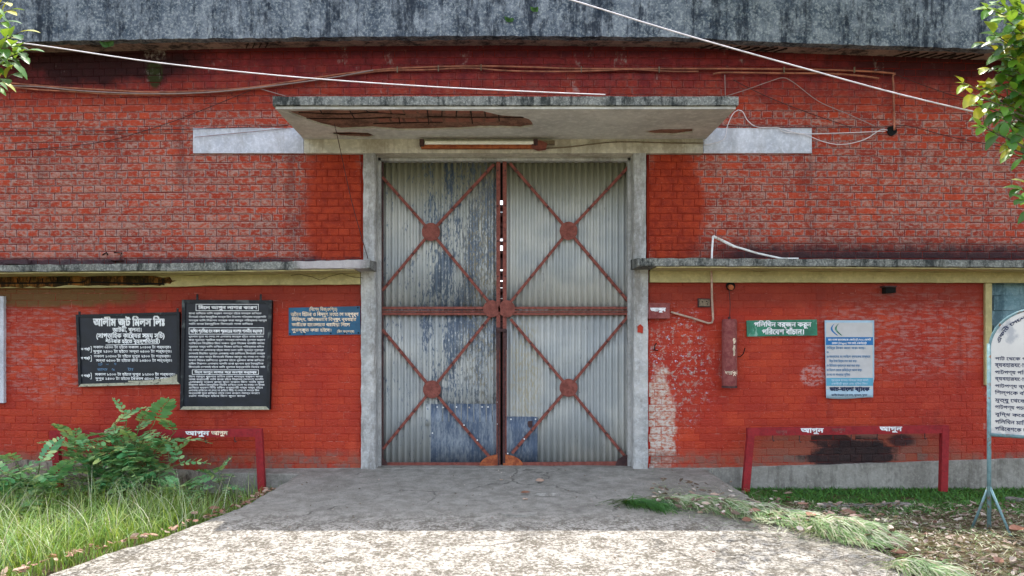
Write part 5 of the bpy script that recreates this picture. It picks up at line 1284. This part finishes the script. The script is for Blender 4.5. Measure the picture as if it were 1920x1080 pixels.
def tree(base, tip_px, label, seed, off, ydep, extra):
    """tip_px: twig ends in view as (px,py,leaves,yellow); extra: off-frame crown blobs"""
    r = random.Random(seed); base = Vector(base); root = empty('tree', base, label, 'tree', 'broad leaved trees at the picture edges'); top = base + Vector((off * .2, 0, 5.2))
    tr = spline([base, base + Vector((.08, .05, 1.6)), base + Vector((-.05, .1, 3.2)), top], 5)
    MB().tube(tr, [.13 * (1 - .6 * i / (len(tr) - 1)) for i in range(len(tr))], 10).build('trunk', M['bark'], root, smooth=True)
    for px, py, n, yl in tip_px:
        tip = P(px, py, ydep + r.uniform(-.25, .25)); k = min(len(tr) - 1, int(len(tr) * max(.3, min(.95, (tip.z - .4) / 5.4)))); st = tr[k]; mid = st.lerp(tip, .55) + Vector((0, 0, .12))
        q = spline([st, mid, tip], 6)
        MB().tube(q, [.014 * (1 - .8 * i / (len(q) - 1)) for i in range(len(q))], 5).build('branch', M['bark'], root, smooth=True)
        dr = (tip - q[-4]).normalized()
        for i in range(n):
            t = i / max(1, n - 1); p = q[-1].lerp(q[-5], (1 - t) * .75) if n > 1 else tip
            me = r.choice(TY if r.random() < yl * (.4 + .8 * t) else TG); o = bpy.data.objects.new('leaf', me); o.parent = root
            ph = i * 2.4; side = dr.orthogonal().normalized(); side.rotate(Matrix.Rotation(ph, 3, dr)); d = (dr * (.35 + .6 * t) + side * (1.05 - .55 * t) + Vector((0, -.25, -.12))).normalized()
            up = (Vector((r.uniform(-.4, .4), -.55, 1))); z = (up - d * up.dot(d)).normalized(); yv = z.cross(d)
            o.matrix_local = Matrix.Translation(p - base) @ Matrix((d, yv, z)).transposed().to_4x4() @ Matrix.Scale(r.uniform(.8, 1.2), 4); col.objects.link(o)
    # rest of the crown, out of the frame
    m = MB(); A = []
    for cxp, cyp, czp, rad, n in extra:
        for i in range(n):
            while True:
                v = Vector((r.uniform(-1, 1), r.uniform(-1, 1), r.uniform(-1, 1)))
                if .35 < v.length < 1: break
            p = Vector((cxp, cyp, czp)) + v * rad; d = Vector((r.uniform(-1, 1), r.uniform(-1, 1), r.uniform(-.7, .3))).normalized(); s_ = d.orthogonal().normalized() * .022; L = r.uniform(.08, .12)
            if (p.y + D) > .1:
                pp = CX + p.x / (p.y + D) * F
                py_ = CY - (p.z - EYE) / (p.y + D) * F
                if -12 < pp < 1932 and py_ > -25: continue
            m.add([p, p + d * L * .5 + s_, p + d * L, p + d * L * .5 - s_], [(0, 1, 2, 3)]); A += [r.random()] * 4
    m.attr = {'rnd': ('POINT', A)}; m.build('crown', M['treeleaf'], root, kind='stuff', fix=False)
TR = [(1850, 15, 7, .5), (1875, 30, 7, .3), (1900, 15, 8, .2), (1862, 62, 7, .7), (1845, 82, 6, .3), (1890, 70, 8, .5), (1910, 55, 8, .2), (1868, 98, 7, .4), (1905, 100, 8, .3), (1852, 128, 6, .5), (1885, 125, 8, .2), (1915, 130, 8, .1),
      (1805, 155, 7, .9), (1820, 175, 7, .5), (1845, 165, 7, .6), (1830, 195, 8, .2), (1870, 155, 8, .4), (1860, 185, 8, .1), (1895, 165, 8, .3), (1885, 195, 8, .1), (1915, 180, 8, .2), (1850, 215, 8, .1), (1880, 222, 8, .1), (1910, 215, 8, .1), (1835, 235, 7, 0), (1870, 250, 6, .2), (1890, 285, 7, .1), (1875, 270, 5, .2), (1905, 250, 7, .1), (1912, 355, 6, .2), (1922, 375, 6, .1), (1925, 345, 5, .3)] + [(1870 + (i * 37) % 60, 5 + i * 14, 9, .25 if i < 12 else .05) for i in range(12)] + []
YR = -2.6
tree((P(2130, 0, YR).x, YR + .1, 0), TR, 'glossy broad leaved tree reaching in from the right edge', 51, -1, YR, [(5.3, YR, 4.6, 1.2, 1500), (5.9, YR - .4, 5.4, 1.3, 1200), (2.5, -1.35, 5.75, .75, 420), (3.6, -1.5, 5.7, .8, 520), (4.4, -2.0, 5.6, .9, 500)])
TLf = [(20, 18, 6, .3), (12, 40, 6, .4), (38, 60, 6, .7), (22, 85, 7, .1), (48, 95, 6, .3), (10, 70, 7, .1), (15, 110, 7, .1), (40, 108, 5, .1), (22, 140, 5, .4), (5, 148, 5, .3), (-5, 125, 6, .1), (8, 5, 5, .4)]
tree((P(-190, 0, -2.8).x, -2.8, 0), TLf, 'broad leaved tree reaching in at the upper left corner', 52, 1, -2.8, [(-4.9, -2.8, 4.4, .9, 1000), (-5.4, -3.1, 5.2, 1.2, 1000)])
